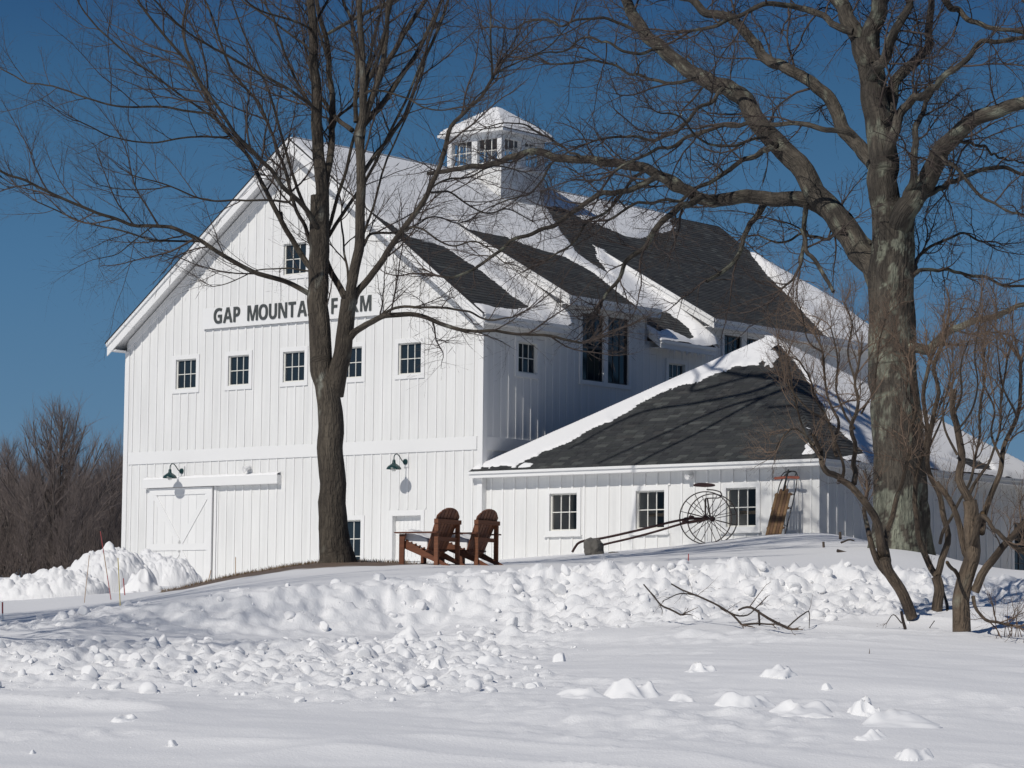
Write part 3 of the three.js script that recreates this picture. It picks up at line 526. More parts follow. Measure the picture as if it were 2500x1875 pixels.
// ───────── the low hipped building at the barn's side ─────────
const side = thing('hipped_outbuilding', 'low white building with dark hipped roof attached to the right side of the barn', 'outbuilding', BARN, YAW);
{
  const X1 = 9.94, Z0 = -.15, Z1 = -10.9, EY = 4.58, PX = 4.97, PZ = -5.35, PY = 8.13, e0 = -.28, e1 = 10.25, zf = .2, zb = -10.95;
  const kf = (PY - EY) / (zf - PZ), kr = (PY - EY) / (e1 - PX), B0 = 1.2;
  const wins = [2.1, 4.74, 7.38].map(x => [x, 3.09, .78, .85]);
  const fw = new THREE.Group(); fw.name = 'front_wall'; fw.position.z = Z0; side.add(fw);
  part('boards', wallGeo([[.02, B0], [X1, B0], [X1, 4.5], [.02, 4.5]], wins.map(([x, y, w, h]) => [x - .035, x + w + .035, y - .035, y + h + .035]), .14), M.paint, fw);
  const cas = ([x, y, w, h], c = .15) => [x - c, x + w + c, y - c - .04, y + h + c];
  const xs = []; for (let x = .20; x < X1 - .1; x += .366) xs.push(x);
  battens(fw, xs, () => B0, () => 4.42, wins.map(q => cas(q)), .05, .026);
  for (const q of wins) { const w = windowPart(side, ...q, 3, 2, { pane: M.glass, sill: true, recess: -.075, muntin: .022 }); w.position.z = Z0; }
  // right wall
  const rw = new THREE.Group(); rw.name = 'right_wall'; rw.rotation.y = Math.PI / 2; rw.position.set(X1, 0, 0); side.add(rw);
  const rwin = [[9.25, 1.95, .95, 1.5]];
  part('boards', wallGeo([[-Z0 + .14, B0], [-Z1, B0], [-Z1, 4.5], [-Z0 + .14, 4.5]], rwin.map(([x, y, w, h]) => [x - .035, x + w + .035, y - .035, y + h + .035]), .14), M.paint, rw);
  const rx = []; for (let x = .52; x < 10.7; x += .366) rx.push(x);
  battens(rw, rx, () => B0, () => 4.42, rwin.map(q => cas(q)), .05, .026);
  const w = windowPart(side, ...rwin[0], 3, 3, { sash: M.blackSash }); w.position.set(X1, w.position.y, -w.position.x); w.rotation.y = Math.PI / 2;
  new MB().box(.02, X1, B0, 4.5, Z1, Z1 + .14).build('back_wall', M.paint, side);
  // what shows through the panes
  strip('floor', side, M.interior, .1, X1 - .16, 2.0, 2.1, Z1 + .2, Z0 - .16);
  strip('inner_wall', side, M.interior, .1, X1 - .16, 2.1, 4.5, -4.2, -4.1);
  for (const x of [1.9, 4.45, 7.15]) strip('partition', side, M.plaster, x - .06, x + .02, 2.1, 4.4, -1.3, Z0 - .15);
  strip('beam', side, M.raw_wood, 4.3, X1 - .2, 3.40, 3.47, -1.05, -.9);
  strip('bench', side, M.raw_wood, 2.6, 3.4, 2.8, 3.25, -1.3, -.7);
  strip('ceiling', side, M.interior, .1, X1 - .16, 4.42, 4.46, Z1 + .2, Z0 - .16);
  // eaves
  const ev = new MB();
  ev.box(e0 + .03, e1 - .03, EY - .17, EY - .015, zf - .03, zf); ev.box(e0 + .01, e1 - .01, EY - .075, EY - .012, zf, zf + .04); ev.box(e1 - .03, e1, EY - .17, EY - .015, zb, zf - .03); ev.box(e1, e1 + .04, EY - .075, EY - .012, zb, zf + .04);
  ev.box(e0 + .03, e1 - .03, EY - .165, EY - .145, Z0, zf - .03); ev.box(X1, e1 - .03, EY - .165, EY - .145, zb, Z0); ev.box(e0 + .03, e0 + .06, EY - .17, EY - .02, .005, zf - .03); ev.build('eave_fascia', M.trim, side);
  // roof
  const rf = new MB(); const A = V(e0, EY, zf), B = V(e1, EY, zf), C = V(e1, EY, zb), D = V(e0, EY, zb), P = V(PX, PY, PZ), Q = V(PX, PY, PZ - .3);
  rf.tri(A, B, P); rf.quad(B, C, Q, P); rf.tri(C, D, Q); rf.quad(D, A, P, Q); const roof = rf.build('roof', M.felt, side);
  const yf = (x, z) => EY + kf * (zf - z), yr = x => EY + kr * (e1 - x);
  const hipL = (x, z) => (x - (e0 + (zf - z) / (zf - PZ) * (PX - e0))) * .7, hipR = (x, z) => (e1 - (zf - z) / (zf - PZ) * (e1 - PX) - x) * .7;
  const snowEdge = [[-.6, .12], [1.16, .09], [1.28, -.18], [1.6, -.51], [2.12, -1.01], [2.3, -1.44], [2.8, -1.8], [3.12, -2.74], [3.65, -3.25], [4.25, -3.47], [4.97, -4.06], [5.56, -4.09], [5.56, -4.28], [6.22, -3.78], [6.02, -4.24], [5.5, -4.84], [5.1, -5.6], [4.6, -5.7], [-.6, -.3]];
  shingleCourses(roof, { seed: 21, slope: kf, run: zf - PZ, plan: (a, s) => [a, zf + .02 - s], a0: e0, a1: e1, range: s => [e0 + s / (zf - PZ) * (PX - e0) + .02, e1 - s / (zf - PZ) * (e1 - PX) - .02], yf, keep: (x, z) => hipL(x, z) > -.05 && hipR(x, z) > -.05 && polyDist(snowEdge, x, z) > -.2, near: t => t[2] * 1.2 + Math.abs(t[0] - 7) * .3, single: 300 });
  snowSheet('snow', roof, e0, 6.4, PZ, zf, .05, yf, (x, z) => Math.min(-polyDist(snowEdge, x, z) + .06 * noise(x * 6, z * 6) + .05 * noise(x * 13, z * 13) + .06 * fbm(x * 3.1, z * 3.1, 6, 3), hipL(x, z) + .03, zf - .05 - z), () => .06, .05, 0);
  const blob = [[9.62, .02], [9.84, .0], [9.72, -.2], [9.52, -.36], [9.46, -.3], [9.6, -.16]];
  snowSheet('snow', roof, 9.3, 10, -.5, .18, .03, yf, (x, z) => -polyDist(blob, x, z) + .03, () => .10, .07);
  const chip = [[1.28, .12], [1.6, .1], [1.62, .02], [1.35, -.02]]; snowSheet('snow', roof, 1.1, 1.8, -.2, .19, .03, yf, (x, z) => -polyDist(chip, x, z) + .03, () => .06, .06);
  // right slope: snow with bare stretches by the hip and the eave
  const bareHip = [[5.3, -5.6], [6.3, -4.9], [8.0, -3.4], [8.6, -2.6], [9.9, -2.2], [10.4, .3], [5.0, -5.3]], bareEave = [[9.7, -6.6], [9.55, -7.2], [9.75, -8.3], [10.05, -8.0], [10.12, -6.9]];
  const hR = (x, z) => -hipR(x, z);
  snowSheet('snow', roof, PX - .15, e1 + .03, zb, zf, .085, yr, (x, z) => Math.min(hR(x, z) - .05, polyDist(bareHip, x, z), polyDist(bareEave, x, z), e1 + .03 - x, (e1 - (z - zb) / (PZ - .3 - zb) * (e1 - PX) < x ? 1 : -.2)), (x) => .11, .12);
  shingleCourses(roof, { seed: 22, slope: kr, run: e1 - PX, plan: (a, s) => [e1 + .02 - s, -a], a0: -zf, a1: 9, range: s => [-zf + s / (e1 - PX) * (zf - PZ) + .02, 9], yf: x => yr(x), keep: (x, z) => hR(x, z) > -.05 && (polyDist(bareHip, x, z) < .1 || polyDist(bareEave, x, z) < .15), near: t => t[2], single: 0 });
}

// ───────── sign with its letters ─────────
{
  const s = thing('farm_sign', 'long white board lettered GAP MOUNTAIN FARM across the barn gable', 'sign', fromBarn(V(0, 0, 0)), YAW);
  new MB().box(-9.80, -3.35, 8.745, 9.315, .026, .085).build('board', M.trim, s);
  const font = await new FontLoader().loadAsync('fonts/droid/droid_sans_bold.typeface.json');
  const glyphs = []; let x = 0;
  for (const ch of 'GAP MOUNTAIN FARM') {
    if (ch === ' ') { x += .17; continue; }
    const g = new TextGeometry(ch, { font, size: .415, depth: .022, curveSegments: 8, bevelEnabled: false }); g.computeBoundingBox(); const b = g.boundingBox;
    g.translate(-b.min.x, 0, 0); const sx = .74; g.scale(sx, 1, 1); glyphs.push([g, x]); x += (b.max.x - b.min.x) * sx + .105;
  }
  const span = x - .105, k = 5.58 / span; g0: for (const [g, gx] of glyphs) { g.scale(k, 1, 1); g.computeBoundingBox(); const m = part('letter', g, M.letter, s); m.position.set(-9.37 + gx * k, 8.872, .086); }
}
// ───────── gooseneck lamps, flood lights ─────────
{
  const mk = (x, label, group) => {
    const o = thing('gooseneck_lamp', label, 'wall lamp', fromBarn(V(x, 4.9, 0)), YAW, group);
    strip('mounting_block', o, M.trim, -.085, .085, -.13, .13, .0, .045);
    const pl = part('wall_plate', new THREE.CylinderGeometry(.07, .075, .03, 20), M.green, o); pl.rotation.x = Math.PI / 2; pl.position.z = .06;
    part('arm', tubeGeo([V(0, 0, .06), V(0, -.005, .12), V(0, .02, .18), V(0, .1, .26), V(0, .17, .35), V(0, .175, .43), V(0, .12, .49), V(0, .0, .50)], .0135, .0135, 10, 40), M.green, o);
    const prof = [[.0, .03], [.03, .03], [.042, .0], [.045, -.05], [.06, -.075], [.10, -.10], [.15, -.135], [.185, -.18], [.197, -.215], [.19, -.215], [.14, -.15], [.05, -.09], [0, -.08]].map(q => new THREE.Vector2(q[0], q[1]));
    const sh = part('shade', new THREE.LatheGeometry(prof, 32), M.green, o); sh.position.set(0, 0, .50);
    const bl = part('glass_jar', new THREE.LatheGeometry([[0, -.275], [.04, -.27], [.055, -.24], [.055, -.12], [0, -.10]].map(q => new THREE.Vector2(q[0], q[1])), 18), M.bulb, o); bl.position.set(0, 0, .50);
    return o;
  };
  mk(-10.52, 'dark green gooseneck lamp above the white sliding door', 'gooseneck barn lamps');
  mk(-2.49, 'dark green gooseneck lamp above the recessed white door', 'gooseneck barn lamps');
  const fl = (name, label, p, s) => { const o = thing(name, label, 'flood light', fromBarn(p), YAW); part('plate', new THREE.CylinderGeometry(.06 * s, .06 * s, .04, 16).rotateX(Math.PI / 2), M.white, o).position.z = .03; for (const q of [-1, 1]) { const m = part('lamp_head', new THREE.LatheGeometry([[0, 0], [.035, 0], [.05, .05], [.075, .13], [.07, .135], [0, .12]].map(a => new THREE.Vector2(a[0] * s, a[1] * s)), 18), M.white, o); m.position.set(q * .06 * s, 0, .07); m.rotation.set(1.9, 0, q * .5); } };
  fl('flood_light', 'small white twin flood light above the sliding door track', V(-8.0, 4.92, .02), 1.15);
  fl('flood_light', 'small white twin flood light under the eave of the hipped outbuilding', V(6.35, 4.30, -.13), 1.0);
}

// ───────── trees ─────────
// limb drawn over the photo: distances and widths (photo pixels) at both ends, then the points
function limbPts(D0, D1, w0, w1, uv, wob = 0, seed = 1, steps = 0) {
  const n = uv.length / 2, q = [];
  for (let k = 0; k < n; k++) { const t = k / (n - 1), D = lerp(D0, D1, t) + wob * noise(seed * 7.7, t * 3) * Math.sin(Math.PI * Math.min(1, t * 1.2)); q.push(at(uv[2 * k], uv[2 * k + 1], D)); }
  const len = q.reduce((s, p, k) => k ? s + p.distanceTo(q[k - 1]) : 0, 0), m = steps || Math.max(8, Math.min(90, Math.round(len / .11)));
  const pts = spline(q, m), R = pts.map((p, k) => lerp(w0, w1, Math.pow(k / m, .85)) / 2 * (-p.z) / F);
  return { pts, R, len };
}
function roughen(l, amp, seed) { l.pts.forEach((p, k) => { const r = Math.min(l.R[k] * 1.2, .03) * amp; p.x += r * noise(p.y * 3.1, p.x * 3.1, seed); p.y += r * noise(p.x * 3.3, p.z * 3.1, seed + 5); p.z += r * noise(p.y * 2.9, p.x * 2.7, seed + 9); }); return l; }
const sidesFor = r => r > .2 ? 22 : r > .08 ? 12 : r > .035 ? 8 : r > .015 ? 6 : r > .006 ? 4 : 3;
// grows a wandering shoot
function shoot(R, p0, dir, len, r0, n, wig, lift) {
  const pts = [p0.clone()], rad = [r0], d = dir.clone(); const st = len / n;
  for (let k = 1; k <= n; k++) { d.x += (R() - .5) * wig; d.y += (R() - .5) * wig + lift; d.z += (R() - .5) * wig; d.normalize(); pts.push(pts[k - 1].clone().addScaledVector(d, st)); rad.push(r0 * (1 - .72 * k / n)); }
  return { pts, R: rad, len };
}
function sprout(R, mb, l, lvl, S, from = .12) {
  const sp = S.space[lvl]; let s = from * l.len + R() * sp, acc = 0, side = R() * 6.28;
  for (let k = 1; k < l.pts.length; k++) {
    const a = l.pts[k - 1], b = l.pts[k], seg = a.distanceTo(b); if (seg < 1e-6) continue;
    while (s < acc + seg) {
      const t = (s - acc) / seg, p = a.clone().lerp(b, t), T = b.clone().sub(a).normalize(), frac = s / l.len;
      const N = V(R() - .5, R() - .5, R() - .5).cross(T).normalize(), B = T.clone().cross(N); side += 2.4 + (R() - .5) * 1.2;
      const ang = S.angle[0] + R() * (S.angle[1] - S.angle[0]);
      const d = T.clone().multiplyScalar(Math.cos(ang)).addScaledVector(N, Math.sin(ang) * Math.cos(side)).addScaledVector(B, Math.sin(ang) * Math.sin(side)); d.y += S.up; d.normalize();
      const pr = lerp(l.R[k - 1], l.R[k], t), len = (S.len[lvl][0] + Math.pow(R(), 1.5) * (S.len[lvl][1] - S.len[lvl][0])) * (1 - .45 * frac);
      const r = Math.min(pr * .62, S.rad[lvl] * (.7 + .6 * R()) * Math.sqrt(len / S.len[lvl][1] + .2)), n = S.segs[lvl];
      const c = shoot(R, p, d, len, r, n, S.wig, S.lift);
      mb.tube(c.pts, c.R, sidesFor(r), { cap: false, col: S.col });
      if (lvl + 1 < S.space.length) sprout(R, mb, c, lvl + 1, S, .15);
      else if (S.bud) { const e = c.pts[n], q = c.pts[n - 1]; mb.tube([e, e.clone().lerp(q, -.35), e.clone().lerp(q, -.7)], [r * .5, r * 1.5, r * .2], 3, { cap: false, col: S.col }); }
      s += sp * (.45 + 1.1 * R());
    }
    acc += seg;
  }
}
const barkCol = (dark, light, lichen, amount, seed) => (p, n) => {
  const f = fbm(p.x * 4, p.y * 1.6, p.z * 4 + seed, 4), l = fbm(p.x * 5.3 + seed, p.y * 4.1, p.z * 5.3, 4), a = typeof amount === 'function' ? amount(p) : amount;
  const k = smooth(-.45, .5, f + .35 * noise(p.x * 19, p.y * 7, p.z * 19)), m = smooth(.36 - a, .44 - a, l + .16 * noise(p.x * 30, p.y * 30, p.z * 30) + .10 * noise(p.x * 60, p.y * 14, p.z * 60)) * (.55 + .45 * smooth(-.5, .1, noise(p.x * 22, p.y * 6, p.z * 22)));
  return [0, 1, 2].map(c => lerp(lerp(dark[c], light[c], k), lichen[c] * (.8 + .5 * k), m));
};
function makeTree(name, label, cat, group, base, spec) {
  const o = thing(name, label, cat, base, 0, group), inv = new THREE.Matrix4().makeTranslation(-base.x, -base.y, -base.z), R = rng(spec.seed);
  const tw = new MB(); tw.M = inv;
  spec.stems.forEach((s, i) => { const m = new MB(); m.M = inv; const l = s.l; m.tube(l.pts, l.R, s.sides || sidesFor(l.R[0]), { col: spec.col, flute: s.flute, capCol: s.capCol }); m.build(s.name || (i ? 'limb' : 'trunk'), M.bark, o); if (s.sprout !== false) sprout(R, tw, l, 0, s.S || spec.S, s.from ?? .15);
    const re = l.R.at(-1); if (s.sprout !== false && !s.capCol && re < .034) { const e = l.pts.at(-1), d0 = e.clone().sub(l.pts.at(-3)).normalize(); for (let k = 0; k < 3; k++) { const c = shoot(R, e, d0.clone().add(V((R() - .5) * .9, (R() - .3) * .7, (R() - .5) * .9)).normalize(), (spec.tip ?? 1.5) * (.5 + .8 * R()), re * (k ? .7 : .95), 9, spec.S.wig, spec.S.lift); tw.tube(c.pts, c.R, sidesFor(c.R[0]), { col: spec.S.col, cap: false }); sprout(R, tw, c, 1, spec.S, .05); } } });
  (spec.extra || []).forEach(l => { sprout(R, tw, l, 0, spec.S, .1); tw.tube(l.pts, l.R, sidesFor(l.R[0]), { col: spec.S.col, cap: false }); });
  const c = tw.build('crown', M.twig, o); return o;
}
const twigCol = (c, v = .25) => p => { const k = 1 + v * noise(p.x * 6, p.y * 6, p.z * 6); return [c[0] * k, c[1] * k, c[2] * k]; };

// the maple in the middle
{
  const D = 53, base = at(822, 1378, D); const S = { space: [.36, .115, .08], len: [[.6, 3.2], [.2, 1.15], [.07, .38]], rad: [.019, .0112, .0074], segs: [10, 5, 1], angle: [.45, 1.05], up: .12, wig: .34, lift: .035, bud: true, col: twigCol([.062, .047, .040]) };
  const st = []; let sd = 1;
  const L = (D1, w0, w1, uv, o = {}) => { sd++; st.push({ l: roughen(limbPts(o.D0 ?? D, D1, w0, w1, uv, o.wob ?? .8, sd), 1, sd), ...o }); };
  const butt = (a, len, p, n) => 1 + Math.exp(-len * 3.2) * (.38 + .22 * Math.sin(a * 5 + 1)) + .05 * noise(n.x * 2.5, p.y * 1.3, n.z * 2.5) + .03 * noise(n.x * 6, p.y * 5, n.z * 6);
  L(D, 74, 46, [822, 1390, 816, 1330, 813, 1251, 808, 1116, 806, 1010, 799, 950, 785, 906, 781, 797, 777, 707, 779, 616, 783, 481], { flute: butt, wob: 0, from: .55, S: { ...S, space: [.7, .13, .09], len: [[.4, 1.5], [.2, .7], [.07, .28]] } });
  L(D - .3, 52, 38, [812, 965, 824, 915, 838, 865, 846, 790, 849, 729], { wob: 0, D0: D, from: .9 });
  L(D - .4, 35, 18, [783, 500, 787, 452, 778, 362, 775, 271, 769, 181, 764, 90, 755, 0, 748, -90], { D0: D, wob: .3 });
  L(D + .5, 20, 9, [793, 470, 802, 407, 811, 316, 809, 226, 802, 136, 789, 68, 775, 0, 765, -80], { D0: D });
  L(D + .5, 20, 12, [844, 730, 838, 720, 815, 675, 799, 635, 790, 600], { D0: D, wob: .2, from: .5 });
  L(D - .6, 27, 22, [852, 735, 860, 698, 876, 594, 878, 503, 881, 413, 876, 323], { D0: D - .3, wob: 0, from: .3 });
  L(D - .9, 21, 12, [877, 330, 884, 271, 884, 203, 882, 113, 879, 0, 877, -100], { D0: D - .6, wob: .3 });
  L(D + 1, 12, 6, [866, 300, 866, 249, 870, 158, 854, 45, 836, 0, 830, -60], { D0: D - .5 });
  L(D - 2, 10, 5, [885, 230, 895, 203, 925, 140, 940, 90, 954, 0, 960, -60], { D0: D - .7 });
  L(D + 1.4, 14, 7, [858, 320, 830, 296, 805, 268, 780, 230, 765, 180], { D0: D - .5 });
  L(D - 1.5, 19, 8, [856, 745, 869, 720, 905, 675, 946, 616, 982, 567, 1019, 512, 1046, 467, 1064, 427, 1086, 359, 1102, 312, 1143, 267, 1179, 226, 1202, 190], { D0: D - .3 });
  L(D - 1.2, 7, 3, [1200, 195, 1200, 113, 1197, 23, 1196, -50], { D0: D - 1.5 }); L(D - 2.2, 6, 3, [1202, 190, 1235, 165, 1265, 150, 1330, 120, 1390, 60], { D0: D - 1.5 });
  L(D + .4, 12, 6, [882, 425, 894, 407, 945, 338, 994, 271, 1039, 136, 1066, 75, 1093, 9, 1105, -50], { D0: D - .5 });
  L(D - 2.2, 19, 6, [852, 830, 865, 815, 896, 793, 928, 775, 955, 770, 1019, 772, 1086, 793, 1132, 806, 1199, 809, 1330, 822, 1420, 838], { D0: D - .2 });
  L(D - 2.6, 8, 4, [928, 775, 964, 752, 1019, 752, 1086, 752, 1145, 761, 1181, 779, 1250, 775], { D0: D - .9 });
  L(D - 1, 14, 6, [782, 735, 756, 720, 702, 691, 648, 675, 585, 646, 544, 621, 494, 589, 440, 562, 393, 556, 316, 547, 253, 524, 181, 497, 113, 466, 45, 434, -5, 414], { wob: 1.2 });
  L(D + .6, 6, 3, [490, 588, 475, 588, 371, 585, 307, 567, 235, 551, 158, 524, 90, 493], { D0: D - .6 }); L(D - 1.6, 4, 2, [370, 556, 362, 561, 326, 588, 289, 619, 244, 631], { D0: D - .8 });
  L(D + 1.8, 16, 5, [778, 665, 754, 644, 729, 607, 702, 567, 680, 526, 657, 485, 639, 449, 621, 408, 598, 372, 543, 307, 511, 253, 479, 181, 457, 122, 448, 68, 457, 0, 460, -60], {});
  L(D + .5, 9, 8, [692, 545, 691, 530, 690, 516], { D0: D + .3, sprout: false, wob: 0 });
  L(D - 1.4, 14, 5, [780, 575, 770, 544, 747, 512, 716, 481, 684, 449, 657, 415, 621, 377, 594, 345, 556, 300, 511, 235, 452, 149, 407, 95, 362, 36, 335, -5, 320, -40], {});
  L(D + 2.5, 11, 5, [778, 640, 760, 600, 747, 553, 725, 512, 705, 440, 698, 413, 675, 359, 656, 310, 633, 253, 565, 172, 543, 113, 520, 50, 497, -5], {});
  L(D + 1.2, 6, 3, [545, 310, 497, 271, 407, 208, 294, 118, 226, 50, 190, 0, 175, -30], { D0: D + 1.4 }); L(D + 3.0, 6, 3, [520, 275, 389, 262, 316, 262, 226, 244, 136, 212, 59, 199, 0, 167], { D0: D + 1.5 });
  L(D - .5, 6, 3, [560, 330, 547, 335, 452, 335, 362, 348, 271, 332, 194, 296], { D0: D + 1.4 }); L(D - 1.8, 7, 3, [712, 480, 705, 493, 647, 486, 543, 491, 488, 484, 407, 452, 326, 429], { D0: D - 1 }); L(D - 1.2, 4, 2, [410, 455, 380, 462, 298, 461, 244, 452], { D0: D - 1.6 });
  L(D + 3, 9, 4, [777, 290, 764, 262, 723, 203, 696, 136, 669, 54, 647, 0, 635, -60], { D0: D }); L(D - 3, 10, 4, [780, 290, 778, 271, 735, 235, 692, 208, 610, 167, 533, 122, 452, 77, 393, 18, 360, -20], { D0: D });
  L(D + 3.4, 8, 3, [766, 140, 760, 127, 705, 81, 633, 27, 588, 0, 540, -40], { D0: D }); L(D - 2, 8, 4, [764, 75, 750, 63, 690, 40, 633, 23, 560, -30], { D0: D });
  L(D + 2.6, 9, 4, [805, 330, 818, 294, 859, 253, 891, 212, 940, 149, 1000, 122, 1060, 70], { D0: D }); L(D - 2.8, 7, 3, [884, 240, 900, 226, 950, 226, 1000, 244, 1060, 268, 1120, 262], { D0: D - .6 });
  L(D + .8, 7, 4, [850, 690, 846, 640, 838, 590, 834, 540, 836, 505], { D0: D - .2 }); L(D + 3, 8, 3, [880, 610, 910, 570, 960, 565, 1010, 552, 1060, 530, 1120, 545], { D0: D - .4 });
  L(D + 2.2, 6, 3, [1046, 467, 1090, 440, 1150, 430, 1210, 405, 1280, 420], { D0: D - 1 }); L(D - 3, 6, 3, [985, 562, 1030, 560, 1100, 600, 1160, 590, 1230, 640], { D0: D - .8 });
  L(D + 2, 6, 3, [1046, 470, 1110, 475, 1180, 520, 1240, 510, 1300, 540], { D0: D - 1 }); L(D + 1.6, 5, 2, [780, 668, 730, 660, 690, 655, 620, 662, 560, 690, 520, 700], { D0: D });
  // the upper crown, over the top of the picture, leaning every way
  const R = rng(99), S2 = { ...S, space: [.5, .34], len: [[.5, 2.2], [.25, .8]], rad: [.015, .009], segs: [5, 2] };
  for (const s of st.slice(2, 8)) { const l = s.l, top = l.pts.at(-1), r = l.R.at(-1); for (let k = 0; k < 3; k++) { const a = R() * 6.28, d = V(Math.cos(a) * .55 + .1, 1, Math.sin(a) * .55 - .25).normalize(); const c = shoot(R, top, d, 3.6 + R() * 3.4, Math.max(.03, r * .8), 14, .22, .03); st.push({ l: c, S: S2 }); } }
  for (let k = 0; k < 7; k++) { const src = st[[2, 3, 5, 6][k % 4]].l, p = src.pts[Math.floor(src.pts.length * (.25 + .7 * R()))], a = -2.5 + R() * 1.9; const c = shoot(R, p, V(Math.cos(a) * .7, .8 + R() * .5, Math.sin(a)).normalize(), 3.5 + R() * 4, .026, 16, .2, .03); st.push({ l: c, S: S2 }); }
  var maple = makeTree('maple_tree', 'bare forked maple standing in front of the barn with trunk across its lettering', 'tree', null, base, { seed: 4, stems: st, S, col: barkCol([.070, .056, .043], [.135, .112, .085], [.26, .26, .22], -.02, 3) });
}
// the old thick tree at the right
{
  const D = 57, base = at(2190, 1350, D); const S = { space: [.33, .105, .08], len: [[.7, 3.4], [.25, 1.25], [.08, .4]], rad: [.022, .0125, .0082], segs: [12, 5, 1], angle: [.55, 1.25], up: .05, wig: .55, lift: .02, bud: true, col: twigCol([.066, .050, .043]) };
  const st = []; let sd = 100;
  const L = (D1, w0, w1, uv, o = {}) => { sd++; st.push({ l: roughen(limbPts(o.D0 ?? D, D1, w0, w1, uv, o.wob ?? 1, sd, o.fine ? 170 : 0), o.fine ? .5 : 2.2, sd), ...o }); };
  const butt = (a, len, p, n) => 1 + Math.exp(-len * 1.7) * (.26 + .16 * Math.sin(a * 4 + .6)) + .075 * Math.sin(a * 7 + p.y * .8 + noise(p.y, 2) * 1.5) + .05 * noise(n.x * 3, p.y * 1.1, n.z * 3) + .03 * noise(n.x * 8, p.y * 4, n.z * 8) - .055 * Math.pow(1 - Math.abs(noise(n.x * 7, p.y * .9, n.z * 7 + 3)), 4) - .03 * Math.pow(1 - Math.abs(noise(n.x * 16, p.y * 2.2, n.z * 16)), 3);
  L(D, 132, 98, [2194, 1365, 2198, 1290, 2196, 1200, 2193, 1100, 2182, 960, 2177, 880, 2177, 781, 2175, 700, 2181, 620, 2182, 560, 2178, 500], { flute: butt, wob: 0, sides: 84, fine: true, from: .7, S: { ...S, space: [.33, .12, .08], len: [[.3, 1.1], [.15, .55], [.06, .24]] } });
  L(D + .2, 78, 62, [2172, 545, 2160, 470, 2154, 434, 2153, 362, 2138, 289, 2127, 217, 2116, 145, 2112, 100], { wob: 0, flute: (a, l, p, n) => 1 + .06 * noise(n.x * 4, p.y * 1.4, n.z * 4), from: .3 });
  L(D + .8, 46, 34, [2110, 130, 2092, 80, 2069, 36, 2045, -5, 2020, -60], { D0: D + .2, wob: 0 }); L(D - .4, 50, 38, [2122, 135, 2130, 80, 2140, 36, 2150, 0, 2160, -70], { D0: D + .2, wob: 0 });
  L(D + 9, 68, 15, [2178, 735, 2128, 648, 2062, 564, 2025, 506, 1989, 463, 1946, 398, 1895, 351, 1852, 289, 1819, 246, 1772, 217, 1722, 195, 1700, 181, 1650, 145, 1604, 108, 1568, 68, 1541, 27, 1527, 0, 1500, -55, 1420, -130, 1290, -220, 1120, -330, 1000, -400], { wob: .4, from: .3 });
  L(D + 8, 46, 10, [2118, 612, 2047, 524, 1989, 499, 1917, 485, 1845, 481, 1772, 479, 1736, 487, 1687, 469, 1646, 441, 1578, 419, 1510, 401, 1442, 387, 1375, 385, 1307, 376, 1239, 387, 1171, 405, 1103, 414, 1040, 420], { wob: .4, from: .3, D0: D + .9 });
  L(D + 5.5, 19, 6, [1690, 470, 1640, 455, 1601, 437, 1533, 460, 1465, 478, 1397, 514, 1340, 560, 1284, 577, 1216, 613, 1153, 658, 1085, 680], { D0: D + 3.4 });
  L(D + 1.5, 20, 8, [1745, 482, 1696, 491, 1646, 518, 1596, 564, 1569, 609, 1533, 636, 1501, 695, 1470, 730], { D0: D + 3 }); L(D + 1, 18, 9, [1870, 495, 1854, 514, 1838, 540, 1822, 559, 1813, 609, 1770, 660, 1720, 690], { D0: D + 2 });
  L(D + .5, 14, 5, [1968, 500, 1965, 560, 1960, 600, 1953, 643, 1935, 683, 1913, 705], { D0: D + 1.2 }); L(D - .5, 12, 9, [1955, 560, 1968, 600, 1997, 643, 2015, 680, 2033, 716], { D0: D + 1, sprout: false });
  L(D + 6.5, 40, 13, [2140, 420, 2109, 354, 2069, 322, 2047, 282, 2018, 239, 1989, 206, 1931, 174, 1881, 145, 1845, 112, 1816, 72, 1790, 47, 1736, 33, 1700, 14, 1650, -15, 1560, -70, 1450, -160, 1320, -210, 1180, -240], {});
  L(D + 2, 20, 8, [2085, 75, 2047, 61, 2007, 40, 1953, 22, 1903, 13, 1845, 22, 1798, 40, 1740, 60, 1690, 70], {});
  L(D + 1, 16, 7, [2090, 335, 2058, 326, 2007, 315, 1953, 307, 1874, 307, 1772, 304, 1700, 333, 1650, 350, 1590, 372, 1500, 420], { D0: D - .4 });
  L(D + 2.8, 18, 6, [1900, 358, 1874, 365, 1845, 373, 1808, 398, 1754, 434, 1700, 459, 1640, 490, 1560, 500, 1480, 540], { D0: D + 1.8 });
  L(D - 2.5, 66, 28, [2195, 560, 2215, 520, 2232, 495, 2253, 456, 2275, 409, 2297, 365, 2337, 326, 2380, 289, 2441, 271, 2500, 246, 2600, 205], { from: .3 });
  L(D + 1, 24, 9, [2210, 530, 2217, 481, 2228, 398, 2239, 326, 2246, 282, 2261, 253, 2275, 215], { D0: D - .3 });
  L(D - 3, 30, 8, [2158, 385, 2170, 344, 2195, 289, 2224, 253, 2261, 231, 2297, 203, 2351, 152, 2405, 98, 2500, 98, 2580, 90], {});
  L(D + 2, 36, 14, [2145, 300, 2170, 260, 2185, 203, 2206, 174, 2243, 137, 2264, 109, 2271, 72, 2275, 18, 2278, -50], {}); L(D - 1, 30, 18, [2130, 190, 2156, 145, 2174, 109, 2192, 65, 2214, 18, 2228, -50], {});
